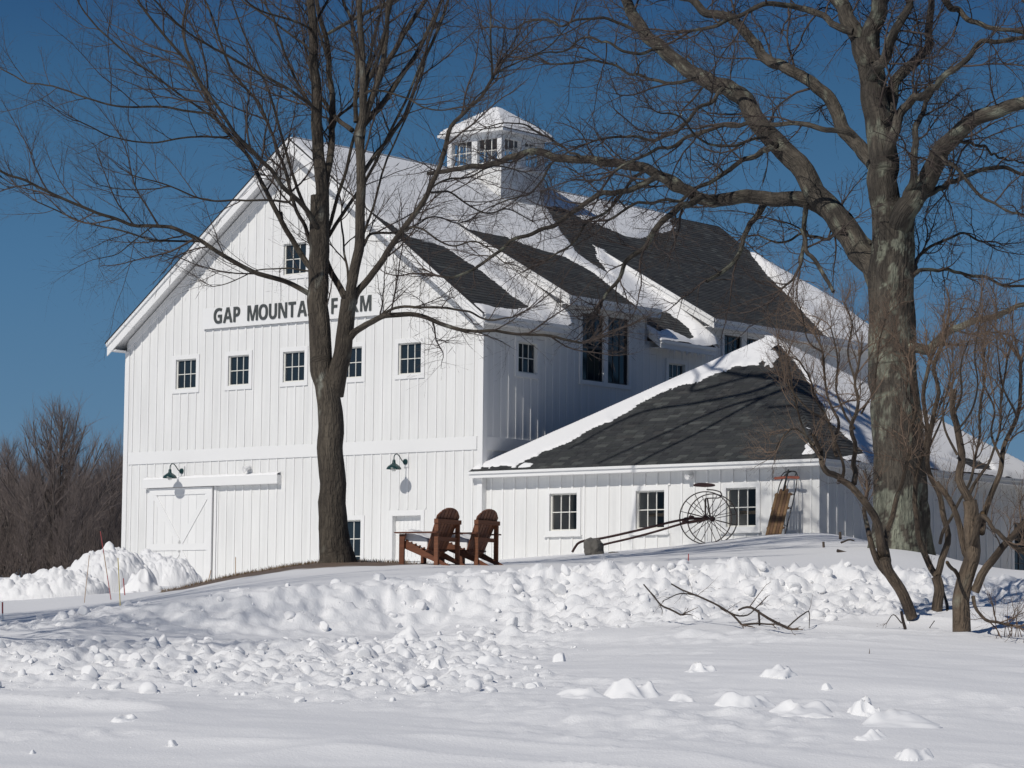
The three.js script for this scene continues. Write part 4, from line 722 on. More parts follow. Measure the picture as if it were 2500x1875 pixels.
  L(D + 1.5, 17, 7, [2250, 490, 2279, 467, 2322, 441, 2387, 412, 2460, 412, 2500, 427, 2580, 440], { D0: D - .6 }); L(D + .6, 12, 6, [2215, 690, 2239, 672, 2257, 661, 2315, 661, 2387, 676, 2460, 694, 2520, 705], {}); L(D + 2, 11, 5, [2218, 690, 2235, 654, 2250, 618, 2279, 600, 2340, 575, 2400, 590], {});
  L(D - 1.8, 30, 9, [2205, 862, 2235, 853, 2264, 850, 2279, 835, 2315, 813, 2351, 795, 2405, 784, 2460, 763, 2500, 745, 2560, 725], {});
  L(D + 1, 20, 8, [2280, -40, 2315, 5, 2345, 25, 2376, 55, 2430, 70, 2500, 85, 2570, 90], { D0: D + 1 }); L(D + 3, 10, 4, [2330, 340, 2380, 350, 2430, 380, 2500, 400], { D0: D - 1.5 }); L(D - 3, 12, 5, [2290, 380, 2340, 420, 2380, 470, 2440, 510, 2500, 530], { D0: D - .8 });
  L(D + 3, 10, 4, [2060, 560, 2010, 580, 1950, 575, 1900, 590, 1850, 570], { D0: D + .4 }); L(D - 1.5, 10, 4, [1890, 350, 1850, 340, 1790, 360, 1730, 350, 1660, 290, 1600, 270], { D0: D + 1.4 }); L(D + 4.5, 10, 4, [1700, 183, 1640, 200, 1570, 190, 1500, 160, 1420, 150, 1350, 160], { D0: D + 2.4 });
  L(D + 3, 9, 4, [1620, 118, 1560, 130, 1500, 110, 1430, 95, 1380, 120, 1300, 140], { D0: D + 2.8 }); L(D + 5, 9, 4, [1580, 80, 1520, 60, 1450, 40, 1380, 60, 1310, 50, 1240, 70], { D0: D + 3 }); L(D + 1.8, 11, 5, [1770, 215, 1720, 260, 1660, 320, 1600, 340, 1520, 330, 1450, 345], { D0: D + 2.2 });
  L(D + 5.5, 9, 4, [1578, 419, 1540, 450, 1480, 520, 1420, 560, 1380, 610, 1330, 640], { D0: D + 4.8 }); L(D + 7, 7, 3, [1375, 385, 1330, 420, 1290, 470, 1230, 490, 1170, 520], { D0: D + 5.8 }); L(D + 6, 7, 3, [1420, 386, 1370, 350, 1310, 320, 1250, 300, 1190, 310], { D0: D + 5.5 });
  const R = rng(98), S2 = { ...S, space: [.5, .36], len: [[.5, 2.0], [.25, .8]], rad: [.015, .008], segs: [5, 3] };
  for (const k of [2, 3, 4, 17, 18]) { const l = st[k].l; for (let j = 0; j < 5; j++) { const a = R() * 6.28, d = V(Math.cos(a) * .6 - .15, 1, Math.sin(a) * .6 - .15).normalize(); st.push({ l: shoot(R, l.pts.at(-1), d, 3.4 + R() * 3.4, Math.max(.04, l.R.at(-1) * .75), 14, .3, .02), S: S2 }); } }
  // high limbs reaching back over the outbuilding, above the picture
  const over = (x, z, t) => fromBarn(V(x, 4.58 + .64 * (.2 - z), z)).addScaledVector(SUN, t);
  for (const [from, t, r, q] of [[2, 16.5, .15, [[7.12, -3.77], [6.48, -2.92], [4.86, -2.42], [3.35, -2.09], [2.3, -.6]]], [3, 15, .11, [[8.2, -3.2], [6.92, -2.62], [5.84, -2.08], [4.82, -1.1], [3.7, .1]]], [2, 17.5, .10, [[6.2, -3.6], [4.32, -3.01], [4.11, -3.58], [3.3, -4.3]]], [3, 14, .085, [[8.0, -3.3], [6.98, -2.7], [5.84, -1.03], [4.96, .11], [4.6, 1.2]]]]) {
    const e = st[from].l.pts.at(-1), pts = q.map(([x, z]) => over(x, z, t)), m = e.clone().lerp(pts[0], .5); m.y += .4;
    const line = spline([e, m, ...pts], 60); st.push({ l: { pts: line, R: line.map((_, k) => lerp(r, .035, k / 60)), len: line.reduce((s, p, k) => k ? s + p.distanceTo(line[k - 1]) : 0, 0) }, S: { ...S2, space: [.5, .25], len: [[.5, 2.2], [.2, .9]] }, from: .3 });
  }
  const low = p => .36 * smooth(base.y + 7.0, base.y + 2.8, p.y) + .09;
  makeTree('old_tree', 'thick old bare tree with pale lichen on its furrowed trunk beside the outbuilding corner', 'tree', null, base, { seed: 14, stems: st, S, col: (p, n) => { const dk = smooth(base.y + 1.1, base.y + 1.5, p.y) * (1 - smooth(base.y + 2.2, base.y + 2.7, p.y + .3 * noise(p.x * 4, 1))); return barkCol([.058, .050, .041], [.135, .116, .092], [.255, .265, .205], low(p) - .55 * dk, 9)(p, n); } });
}
// a row of maples along the road, out of the picture, that shades the yard
{ const t = maple.clone(); t.name = numbered('maple_tree'); scene.add(t); t.position.set(-12.6, groundY(-12.6, -36) - .1, -36); t.rotation.y = 2.2; t.userData = { label: 'bare roadside maple beyond the picture edge that throws shadow over the bank', category: 'tree' }; }

// ───────── shrubs in front ─────────
{
  const S = { space: [.095, .064, .05], len: [[.35, 1.45], [.15, .62], [.05, .22]], rad: [.0115, .008, .006], segs: [8, 4, 1], angle: [.35, 1.0], up: .25, wig: .6, lift: .05, bud: true, col: twigCol([.155, .108, .076], .35) };
  const col = barkCol([.085, .062, .045], [.20, .150, .105], [.30, .29, .22], -.06, 20), torn = [.50, .30, .12];
  const mk = (label, D, base, list, seed) => {
    const st = []; let sd = seed * 50;
    for (const [D1, w0, w1, uv, o = {}] of list) { sd++; st.push({ l: roughen(limbPts(o.D0 ?? D, D + D1, w0, w1, uv, o.wob ?? .5, sd), 1.6, sd), from: .45, flute: w0 > 20 ? (a, l, p, n) => 1 + .10 * noise(n.x * 3, p.y * 3, n.z * 3) + .07 * Math.sin(a * 5 + p.y * 5) : null, ...o }); }
    makeTree('shrub', label, 'shrub', 'gnarled bare shrubs by the old tree', at(...base, D), { seed, stems: st, S, col, tip: .7 });
  };
  mk('gnarled bare shrub whose trunk leans across the foot of the old tree', 40, [2227, 1503], [
    [-.2, 27, 27, [2230, 1508, 2215, 1470, 2195, 1435, 2170, 1395, 2158, 1360], { from: .95, wob: 0 }],
    [-.6, 24, 15, [2160, 1365, 2152, 1326, 2134, 1253, 2112, 1217, 2083, 1184, 2054, 1166], { from: .9 }], [-1.1, 17, 9, [2056, 1167, 2018, 1148, 2000, 1127, 1996, 1100, 1989, 1083, 1977, 1058], { D0: 39.4, capCol: torn, from: .3 }],
    [-.3, 15, 6, [2085, 1186, 2087, 1159, 2078, 1134, 2091, 1090, 2083, 1047, 2098, 1011, 2101, 980, 2090, 930, 2095, 880], { D0: 39.6 }], [-1.3, 9, 4, [2054, 1166, 2058, 1145, 2047, 1108, 2033, 1065, 2015, 1018, 1990, 975, 1975, 920, 1950, 880], { D0: 39.4 }],
    [.8, 10, 5, [2050, 1115, 2040, 1080, 2050, 1040, 2035, 1000, 2020, 940, 2010, 860, 1985, 810], { D0: 39.2 }],
    [.5, 18, 9, [2172, 1400, 2148, 1373, 2127, 1318, 2122, 1285, 2116, 1250, 2115, 1215], { from: .8 }], [.4, 17, 7, [2168, 1390, 2165, 1330, 2172, 1289, 2177, 1253, 2184, 1215, 2200, 1170, 2215, 1110, 2225, 1050, 2240, 990, 2225, 920], {}],
    [-.8, 6, 3, [1989, 1085, 1960, 1060, 1930, 1050, 1900, 1085, 1895, 1100], { D0: 39 }], [.4, 7, 3, [2083, 1047, 2060, 1000, 2040, 950, 2045, 880, 2030, 800], { D0: 39.5 }], [-1.5, 7, 3, [2000, 1125, 1970, 1080, 1950, 1020, 1935, 950, 1925, 870], { D0: 39 }], [-1, 6, 3, [2015, 1018, 1980, 1000, 1940, 960, 1910, 900, 1900, 850], { D0: 38.8 }], [.2, 6, 3, [2090, 930, 2070, 860, 2080, 790, 2060, 740], { D0: 39.7 }], [.9, 6, 3, [2098, 1011, 2130, 960, 2140, 900, 2150, 830, 2160, 780], { D0: 39.7 }], [-.6, 5, 3, [2010, 860, 1975, 830, 1960, 770, 1950, 740], { D0: 40 }]], 31);
  mk('slim bare shrub with two close stems just behind the thick torn shrub', 41, [2287, 1492], [
    [0, 27, 24, [2286, 1497, 2290, 1460, 2293, 1434, 2288, 1400], { from: .95, wob: 0 }], [.4, 17, 9, [2288, 1402, 2271, 1373, 2253, 1326, 2239, 1275, 2232, 1220, 2240, 1160, 2252, 1100, 2262, 1040, 2250, 960, 2262, 890], {}],
    [-.3, 18, 9, [2292, 1410, 2297, 1369, 2308, 1315, 2300, 1253, 2286, 1203, 2275, 1163, 2264, 1127, 2268, 1072, 2275, 1010, 2290, 950, 2285, 880, 2300, 820], {}], [-.8, 9, 5, [2300, 1330, 2311, 1289, 2337, 1235, 2362, 1180, 2375, 1120, 2390, 1060, 2395, 980, 2410, 900], {}],
    [.8, 10, 5, [2305, 1500, 2310, 1468, 2303, 1440, 2298, 1425], { sprout: false }], [1, 6, 3, [2264, 1100, 2285, 1060, 2310, 1000, 2330, 930, 2325, 860], {}], [.5, 6, 3, [2268, 1072, 2240, 1010, 2215, 960, 2210, 880, 2190, 830], {}]], 32);
  mk('thickest bare shrub with torn bark and snapped branches', 38.6, [2356, 1538], [
    [0, 44, 34, [2356, 1545, 2353, 1500, 2351, 1452, 2362, 1380, 2369, 1326, 2369, 1253, 2364, 1225], { from: .95, wob: 0 }],
    [.2, 24, 13, [2366, 1240, 2358, 1203, 2347, 1163, 2340, 1109, 2333, 1054, 2331, 1000, 2329, 955], { capCol: torn, from: .5 }],
    [-.5, 20, 15, [2372, 1340, 2380, 1310, 2394, 1265, 2404, 1254], { from: .9, capCol: torn, wob: 0 }], [-.9, 13, 10, [2400, 1256, 2412, 1262, 2431, 1286, 2456, 1315, 2500, 1347, 2540, 1370], { D0: 38.1 }],
    [.6, 17, 9, [2390, 1300, 2405, 1253, 2423, 1199, 2438, 1163, 2445, 1119, 2452, 1072, 2478, 1018, 2490, 950, 2500, 880], {}], [-.3, 23, 14, [2378, 1445, 2409, 1391, 2445, 1347, 2470, 1318, 2500, 1275, 2540, 1225], {}],
    [-.5, 11, 9, [2352, 1425, 2337, 1401, 2315, 1380], { capCol: torn, sprout: false }], [.3, 17, 13, [2362, 1365, 2351, 1344, 2340, 1282, 2326, 1235, 2308, 1195, 2293, 1172], { capCol: torn, from: .6 }],
    [.2, 10, 5, [2362, 1215, 2373, 1188, 2387, 1170, 2405, 1145, 2420, 1100, 2440, 1040, 2445, 960, 2460, 880], {}], [-1, 10, 6, [2378, 1455, 2387, 1488, 2409, 1514, 2434, 1524, 2470, 1530], {}],
    [-.7, 7, 3, [2331, 1000, 2350, 950, 2345, 890, 2365, 830], {}], [.8, 7, 3, [2340, 1109, 2310, 1050, 2300, 990, 2320, 920, 2310, 850], {}], [.9, 7, 3, [2445, 1119, 2420, 1060, 2425, 990, 2400, 930, 2405, 850], {}], [.3, 6, 3, [2478, 1018, 2450, 950, 2440, 880, 2430, 810], {}], [-.6, 6, 3, [2333, 1054, 2370, 1010, 2385, 950, 2380, 870, 2390, 800], {}]], 33);
}

// ───────── woods at the far left ─────────
{
  const proto = (seed, H, wd, vase) => {
    const R = rng(seed), tr = new MB(), cr = new MB(), col = twigCol([.092, .076, .068], .3), c2 = twigCol([.178, .145, .132], .35);
    const stem = shoot(R, V(0, -.3, 0), V(0, 1, 0), H * (vase ? .8 : .95), .085 * H / 8, 14, .07, .05); tr.tube(stem.pts, stem.R, 7, { col });
    const S = { space: [.12, .09], len: [[.4, 1.4], [.2, .65]], rad: [.018, .012], segs: [4, 2], angle: [.35, .9], up: .3, wig: .3, lift: .05, col: c2 };
    for (let k = 0; k < 60; k++) { const t = .08 + .9 * Math.pow(k / 60, .9), i = Math.min(13, Math.floor(t * 14)), p = stem.pts[i].clone().lerp(stem.pts[i + 1], t * 14 - i), a = k * 2.4 + R(); const len = wd * (.35 + .65 * Math.sin(Math.PI * Math.pow(t, .8))) * (.7 + .5 * R()); const l = shoot(R, p, V(Math.cos(a), .75 + t * .9, Math.sin(a)).normalize(), len, Math.min(stem.R[i] * .6, .045), 8, .2, .07); tr.tube(l.pts, l.R, 4, { col, cap: false }); sprout(R, cr, l, 0, S, .15); }
    if (vase) for (let k = 0; k < 24; k++) { const p = stem.pts[2 + k % 4], a = k * 2.4, sp = .15 + 1.05 * R(), l = shoot(R, p, V(Math.cos(a) * sp, 1, Math.sin(a) * sp).normalize(), H * (.64 - .10 * sp) * (.88 + .16 * R()), .06, 14, .10, .012); tr.tube(l.pts, l.R, 5, { col, cap: false }); sprout(R, cr, l, 0, { ...S, space: [.34, .13, .10], len: [[.8, 2.4], [.4, 1.2], [.2, .6]], rad: [.024, .017, .012], segs: [6, 4, 2] }, .12); }
    return [tr.geo(), cr.geo()];
  };
  const P = [proto(201, 9.2, 3.0, true), proto(202, 8.5, 2.8), proto(203, 7.6, 2.6)];
  const spots = [[128, 134, 0, 1.02, 'large round-crowned bare tree rising over the woods beyond the snowbank'], [20, 140, 1, .8, 'bare tree at the woods edge nearest the picture border'], [262, 138, 2, .86, 'bare tree at the woods edge close against the barn wall'], [205, 128, 2, .62, 'short bare tree between the round-crowned tree and the barn wall'], [72, 127, 1, .55, 'short bare tree before the round-crowned tree, on its border side'], [165, 124, 2, .5, 'smallest bare tree right before the round-crowned trunk']];
  spots.forEach(([u, D, k, s, label], i) => { const p = at(u, 1414, D); p.y = groundY(p.x, p.z, false) - .2; const o = thing('woodland_tree', label, 'tree', p, i * 1.3); part('trunk', P[k][0], M.twig, o); part('crown', P[k][1], M.twig, o); o.scale.setScalar(s); });
  const R = rng(300), place = []; for (let k = 0; k < 150; k++) { const D = 141 + R() * 45, x = (-1300 + R() * 1650 - 1250) / F * D; place.push([x, -D, .5 + .34 * R(), R() * 6.28]); }
  for (const which of [0, 1]) for (const k of [0, 1, 2]) { const sel = place.filter((_, i) => i % 3 === k), im = new THREE.InstancedMesh(P[k][which], M.twig, sel.length); sel.forEach(([x, z, s, a], i) => im.setMatrixAt(i, new THREE.Matrix4().compose(V(x, groundY(x, z, false) - .3, z), new THREE.Quaternion().setFromAxisAngle(V(0, 1, 0), a), V(s, s, s)))); im.name = numbered('far_woods'); im.castShadow = im.receiveShadow = true; scene.add(im); tag(im, 'dense brown leafless woods massed behind the snowbank', 'woods', null, 'stuff'); }
  // brush along their foot
  const bm = new MB(), S = { space: [.2], len: [[.3, .9]], rad: [.012], segs: [3], angle: [.3, .8], up: .3, wig: .4, lift: .05, col: twigCol([.10, .078, .068], .35) };
  for (let k = 0; k < 420; k++) { const D = 121 + R() * 18, x = (-150 + R() * 470 - 1250) / F * D; const l = shoot(R, V(x, groundY(x, -D, false) - .1, -D), V((R() - .5) * .7, 1, (R() - .5) * .7).normalize(), 1.2 + R() * 2.4, .018, 6, .25, .04); bm.tube(l.pts, l.R, 3, { cap: false, col: S.col }); sprout(R, bm, l, 0, S, .2); }
  tag(bm.build('undergrowth', M.twig, scene), 'tangled brown brush along the foot of the woods', 'undergrowth', null, 'stuff');
}

// unseen dark pines, added off frame at the right to dim that outbuilding wall
{
  const g = new MB(), R = rng(611); g.tube([V(0, -.5, 0), V(0, 12, 0)], [.2, .04], 8); for (let k = 0; k < 11; k++) { const y = 1.2 + k * 1.02, r = 2.5 * (1 - k / 11.5) + .25, n = 11; for (let i = 0; i < n; i++) { const a = (i + R() * .6) / n * 6.283, b = a + .42, q = r * (.75 + .4 * R()); g.tri(V(0, y + 1.3, 0), V(Math.cos(a) * q, y - .25 * R(), Math.sin(a) * q), V(Math.cos(b) * q, y - .25 * R(), Math.sin(b) * q)); } }
  std('shadePine', [.022, .032, .020], .9); const spots = []; for (let k = 0; k < 40; k++) { const lx = 15 + R() * 16, lz = -24 + R() * 32, p = fromBarn(V(lx + Math.max(0, lz + 6) * .85, 0, lz)); spots.push(p); }
  const im = new THREE.InstancedMesh(g.geo(), M.shadePine, spots.length); spots.forEach((p, i) => { const s = .7 + .5 * R(); im.setMatrixAt(i, new THREE.Matrix4().compose(V(p.x, groundY(p.x, p.z, false), p.z), new THREE.Quaternion().setFromAxisAngle(V(0, 1, 0), R() * 6), V(s, s, s))); }); im.name = 'added_shade_pines'; im.castShadow = im.receiveShadow = true; scene.add(im); tag(im, 'unseen dark pines added beyond the picture border to dim the outbuilding side', 'woods', null, 'stuff');
}
// ───────── chairs ─────────
{
  const mk = () => {
    const o = new THREE.Group(); const C = M.cedar;
    for (const s of [-1, 1]) {
      const g = new MB(); g.prism([[.33, -.12], [.43, -.12], [.43, .52], [.30, .52], [.33, .40]], s * .34 - .018, s * .34 + .018); g.build('front_leg', C, o);
      new MB().box(-.37, -.29, -.12, .755, s * .30 - .018 + (s > 0 ? .03 : -.03), s * .30 + .018 + (s > 0 ? .03 : -.03)).build('rear_post', M.cedar2, o);
      new MB().prism([[-.38, 0], [-.30, 0], [.47, 0], [.50, .01], [.50, .024], [-.38, .024]].map(([x, y]) => [x, y + .53]), s * .35 - .07, s * .35 + .07).build('arm', M.cedar3, o);
      new MB().prism([[-.62, -.05], [-.50, -.05], [.36, .27], [.36, .40], [.30, .40]], s * .285 - .016, s * .285 + .016).build('side_rail', C, o);
    }
    // back cross rail, its top edge scooped
    const br = new MB(); br.box(-.385, -.30, .70, .775, -.37, .37); br.build('back_rail', M.cedar2, o);
    new MB().box(-.335, -.305, .40, .47, -.30, .30).build('lower_back_rail', C, o);
    const n = 7; for (let k = 0; k < n; k++) {
      const q = (k - 3) / 3, b = V(-.06, .14, q * .235), top = .985 - .115 * q * q, dir = V(-.36, .86, q * .085).normalize(), L = (top - .14) / dir.y, t = b.clone().addScaledVector(dir, L);
      const m = new MB(), wz = V(0, 0, .037), nn = dir.clone().cross(V(0, 0, 1)).normalize().multiplyScalar(.011), arc = z => .975 - .075 * Math.pow(Math.abs(z) / .27, 2.6), tl = b.clone().addScaledVector(dir, (arc(t.z - .037) - .14) / dir.y).sub(wz.clone().multiplyScalar(1.12)), tr = b.clone().addScaledVector(dir, (arc(t.z + .037) - .14) / dir.y).add(wz.clone().multiplyScalar(1.12)), bl = b.clone().sub(wz), br = b.clone().add(wz), f = [bl, br, tr, tl].map(p => p.clone().add(nn)), r = [bl, br, tr, tl].map(p => p.clone().sub(nn)); m.quad(...f); m.quad(r[1], r[0], r[3], r[2]); for (let e = 0; e < 4; e++) m.quad(f[(e + 1) % 4], f[e], r[e], r[(e + 1) % 4]); m.build('back_slat', [M.cedar, M.cedar2, M.cedar3][k * 2 % 3], o);
    }
    for (let k = 0; k < 6; k++) { const x = .33 - k * .088, y = .40 - (.33 - x) * .37; const m = new MB(); m.beam(V(x, y, -.30), V(x, y, .30), .074, .02, V(.35, 1, 0).normalize()); m.build('seat_slat', [M.cedar, M.cedar3][k % 2], o); }
    new MB().beam(V(.445, .06, -.36), V(.445, .30, -.36), .02, .02).build('stay', M.iron, o);
    // a cushion of snow left on the seat
    const P = [], I = [], U = [], a = 22, b = 22; for (let j = 0; j <= b; j++) for (let i = 0; i <= a; i++) { const x = lerp(-.10, .40, i / a), z = lerp(-.27, .27, j / b), e = Math.min(1, 3.2 * (1 - Math.pow(Math.abs(i / a * 2 - 1), 3)), 3.2 * (1 - Math.pow(Math.abs(j / b * 2 - 1), 3))); P.push(x, .415 - (.33 - x) * .37 + (.19 + .03 * fbm(x * 9, z * 9, 1)) * Math.sqrt(Math.max(0, e)) - .01, z); U.push(x, z); if (i && j) { const q = (j - 1) * (a + 1) + i - 1; I.push(q, q + a + 1, q + a + 2, q, q + a + 2, q + 1); } }
    const g = new THREE.BufferGeometry(); g.setAttribute('position', new THREE.Float32BufferAttribute(P, 3)); g.setAttribute('uv', new THREE.Float32BufferAttribute(U, 2)); g.setIndex(I); g.computeVertexNormals(); part('snow', g, M.roofSnow, o);
    return o;
  };
  const c = mk(); c.name = numbered('adirondack_chair'); scene.add(c); const p = at(1052, 1376, 52.6); p.y = groundY(p.x, p.z) + .0; c.position.copy(p); c.rotation.y = 2.58; tag(c, 'brown slatted wooden lawn chair nearer the maple, its arm toward the white door', 'chair', 'pair of wooden lawn chairs');
  const d = c.clone(); d.name = numbered('adirondack_chair'); scene.add(d); const q = at(1148, 1374, 53.4); q.y = groundY(q.x, q.z); d.position.copy(q); d.rotation.set(0, 2.60, 0); d.userData = { label: 'brown slatted wooden lawn chair nearer the hipped outbuilding', category: 'chair', group: 'pair of wooden lawn chairs' };
}
// ───────── the old hay rake ─────────
{
  const A = at(1722.5, 1264, 67.4), B = at(1739, 1267, 68.5), ax = B.clone().sub(A).normalize(), rk = thing('hay_rake', 'old rusty two-wheeled horse-drawn rake with pierced iron seat standing before the outbuilding', 'hay rake', A.clone());
  const up = V(0, 1, 0), rt = up.clone().cross(ax).normalize().multiplyScalar(-1), inv = p => p.clone().sub(A);
  const right = ax.clone().cross(up).normalize(); if (right.x < 0) right.multiplyScalar(-1); const u2 = right.clone().cross(ax).normalize(); if (u2.y < 0) u2.multiplyScalar(-1);
  const wheel = (c, r) => {
    const g = new THREE.Group(); g.name = 'wheel'; rk.add(g); g.position.copy(inv(c)); const m = new MB(), n = 56, ring = []; const at2 = (a, q, z = 0) => right.clone().multiplyScalar(Math.cos(a) * q).addScaledVector(u2, Math.sin(a) * q).addScaledVector(ax, z);
    for (let k = 0; k < n; k++) { const a = k / n * 6.28319, b = (k + 1) / n * 6.28319; const w = .022; m.quad(at2(a, r, -w), at2(b, r, -w), at2(b, r, w), at2(a, r, w)); m.quad(at2(a, r - .023, w), at2(b, r - .023, w), at2(b, r - .023, -w), at2(a, r - .023, -w)); m.quad(at2(a, r - .023, w), at2(a, r, w), at2(b, r, w), at2(b, r - .023, w)); m.quad(at2(a, r, -w), at2(a, r - .023, -w), at2(b, r - .023, -w), at2(b, r, -w)); }
    m.build('rim', M.iron, g);
    for (let k = 0; k < 14; k++) { const a = k / 14 * 6.283 + .2; part('spoke', new MB().tube([at2(a, .035, k % 2 ? .05 : -.05), at2(a, r - .01)], [.0082, .0075], 6).geo(), M.iron, g); }
    part('hub', new MB().tube([ax.clone().multiplyScalar(-.11), ax.clone().multiplyScalar(-.06), ax.clone().multiplyScalar(.06), ax.clone().multiplyScalar(.11)], [.045, .06, .06, .04], 14).geo(), M.rust, g);
  };
  wheel(A, .592); wheel(B, .578);
  const tube = (name, pts, r, mat = M.rust, s = 8) => part(name, tubeGeo(pts.map(inv), r, r, s, pts.length * 6), mat, rk);
  tube('axle', [A.clone().addScaledVector(ax, -.12), B.clone().addScaledVector(ax, .12)], .026);
  const q = (u, v, D) => at(u, v, D);
  tube('shaft', [q(1722, 1266, 67.6), q(1690, 1266, 67.5), q(1650, 1272, 67.3), q(1560, 1294, 67.1), q(1470, 1314, 66.9), q(1424, 1321, 66.8), q(1411, 1327, 66.8), q(1404, 1336, 66.8), q(1397, 1348, 66.8)], .027);
  tube('shaft', [q(1722, 1268, 68.3), q(1672, 1277, 68.2), q(1600, 1298, 68.1), q(1540, 1314, 68), q(1484, 1327, 67.9), q(1462, 1333, 67.8)], .025);
  for (const [u, v, D, r] of [[1676, 1267, 67.5, .05], [1688, 1262, 67.6, .045], [1700, 1268, 67.7, .04], [1672, 1273, 68, .045]]) { const m = part('casting', new THREE.DodecahedronGeometry(r, 1), M.rust, rk); m.position.copy(inv(q(u, v, D))); m.scale.set(1.5, .8, 1); }
  tube('cross_bar', [q(1672, 1270, 67.3), q(1680, 1272, 68.3)], .02); tube('hook', [q(1700, 1272, 67.8), q(1704, 1277, 67.8), q(1716, 1272, 67.8), q(1728, 1268, 67.9)], .012);
  tube('seat_post', [q(1722, 1262, 67.9), q(1722, 1217, 67.9)], .02, M.iron); tube('seat_post', [q(1734, 1262, 67.9), q(1727, 1218, 67.9)], .018, M.iron); tube('brace', [q(1680, 1266, 67.7), q(1700, 1236, 67.8), q(1716, 1219, 67.9)], .008, M.iron);
  tube('seat_spring', [q(1722, 1217, 67.9), q(1740, 1216, 67.9), q(1756, 1215, 67.9), q(1762, 1209, 67.9), q(1759, 1202, 67.9), q(1745, 1197, 67.9), q(1725, 1195, 67.9)], .013, M.iron);
  // seat pan with its holes
  const pan = new THREE.Shape(); pan.absellipse(0, 0, .25, .19, 0, 6.283); for (let k = 0; k < 7; k++) { const h = new THREE.Path(); const a = k / 7 * 6.283; h.absellipse(.15 * Math.cos(a), .115 * Math.sin(a), .03, .026, 0, 6.283, true); pan.holes.push(h); }
  const sg = new THREE.ExtrudeGeometry(pan, { depth: .012, bevelEnabled: false, curveSegments: 20 }), ps = sg.attributes.position; for (let k = 0; k < ps.count; k++) { const x = ps.getX(k), y = ps.getY(k); ps.setZ(k, ps.getZ(k) + .55 * x * x + .9 * y * y + (x < -.1 ? (x + .1) * .12 : 0)); } sg.computeVertexNormals();
  const seat = part('seat', sg, M.rust, rk); seat.position.copy(inv(q(1719, 1188, 67.9))); seat.rotation.set(-Math.PI / 2 + .28, 0.0, 0); seat.rotation.order = 'YXZ'; seat.rotation.y = .1;
}
// ───────── the sled against the wall ─────────
{
  const top = at(1938, 1163, 71.2), f = toBarn(top); const s = thing('sled', 'old wooden runner sled with red steering bar leaning upright against the outbuilding wall', 'sled', fromBarn(V(9.26, 2.66, .62)), YAW);
  const len = 1.82, tilt = Math.atan2(.70, 1.66); const g = new THREE.Matrix4().makeRotationX(-tilt);
  const mk = (name, m, mat) => { const ge = m.geo(); ge.applyMatrix4(g); return part(name, ge, mat, s); };
  for (const x of [-.24, .24]) { const pts = spline([V(x, -.12, .06), V(x, .1, .06), V(x, 1.2, .06), V(x * .95, 1.45, .07), V(x * .78, 1.64, .05), V(x * .42, 1.76, .02)], 24); mk('runner', new MB().tube(pts, pts.map(() => .013), 6), M.dark); for (const y of [.35, .8, 1.15]) mk('stanchion', new MB().tube([V(x, y, .06), V(x * .8, y, .16)], [.012, .012], 6), M.dark); }
  { const pts = spline([V(-.10, 1.76, .02), V(0, 1.79, .02), V(.10, 1.76, .02)], 8); mk('front_bow', new MB().tube(pts, pts.map(() => .014), 6), M.dark); const p2 = spline([V(-.2, 1.55, .16), V(-.16, 1.72, .1), V(0, 1.77, .06), V(.16, 1.72, .1), V(.2, 1.55, .16)], 14); mk('front_bow', new MB().tube(p2, p2.map(() => .012), 6), M.dark); }
  for (let k = 0; k < 5; k++) { const x = (k - 2) * .088, y1 = 1.36 - Math.abs(k - 2) * .10; const m = new MB(); m.prism([[x - .038, -.02], [x + .038, -.02], [x + .038, y1 - .04], [x + .02, y1], [x - .02, y1], [x - .038, y1 - .04]], .16, .178); mk('deck_slat', m, k % 2 ? M.sledWood2 : M.sledWood); }
  for (const y of [.25, .75, 1.1]) mk('cross_bar', new MB().box(-.24, .24, y, y + .05, .135, .159), M.sledWood2);
  { const m = new MB(); m.prism([[-.36, 1.53], [-.32, 1.50], [-.1, 1.52], [.1, 1.52], [.32, 1.50], [.36, 1.53], [.33, 1.565], [.1, 1.58], [-.1, 1.58], [-.33, 1.565]], .17, .192); mk('steering_bar', m, M.sledRed); }
  mk('steering_post', new MB().box(-.02, .02, 1.2, 1.75, .18, .2), M.dark);
  const rk2 = thing('snowshoe', 'small dark wire-strung racket hanging low beside the sled', 'snowshoe', fromBarn(V(8.86, 3.05, .02)), YAW); { const ring = []; for (let k = 0; k <= 20; k++) { const a = k / 20 * 6.283; ring.push(V(.10 * Math.cos(a), .24 * Math.sin(a) * (1 + .12 * Math.sin(a)), .05 - .1 * Math.sin(a))); } part('hoop', new MB().tube(ring, ring.map(() => .010), 6).geo(), M.iron, rk2); const net = new MB(); for (let k = -3; k <= 3; k++) { net.tube([V(k * .026, -.2, .13), V(k * .026, .2, -.03)], [.003, .003], 4); net.tube([V(-.09, k * .055, .05 - k * .023), V(.09, k * .055, .05 - k * .023)], [.003, .003], 4); } net.build('netting', M.iron, rk2); part('tail', new MB().tube([V(0, .22, -.04), V(0, .42, -.08)], [.009, .006], 6).geo(), M.iron, rk2); }
}
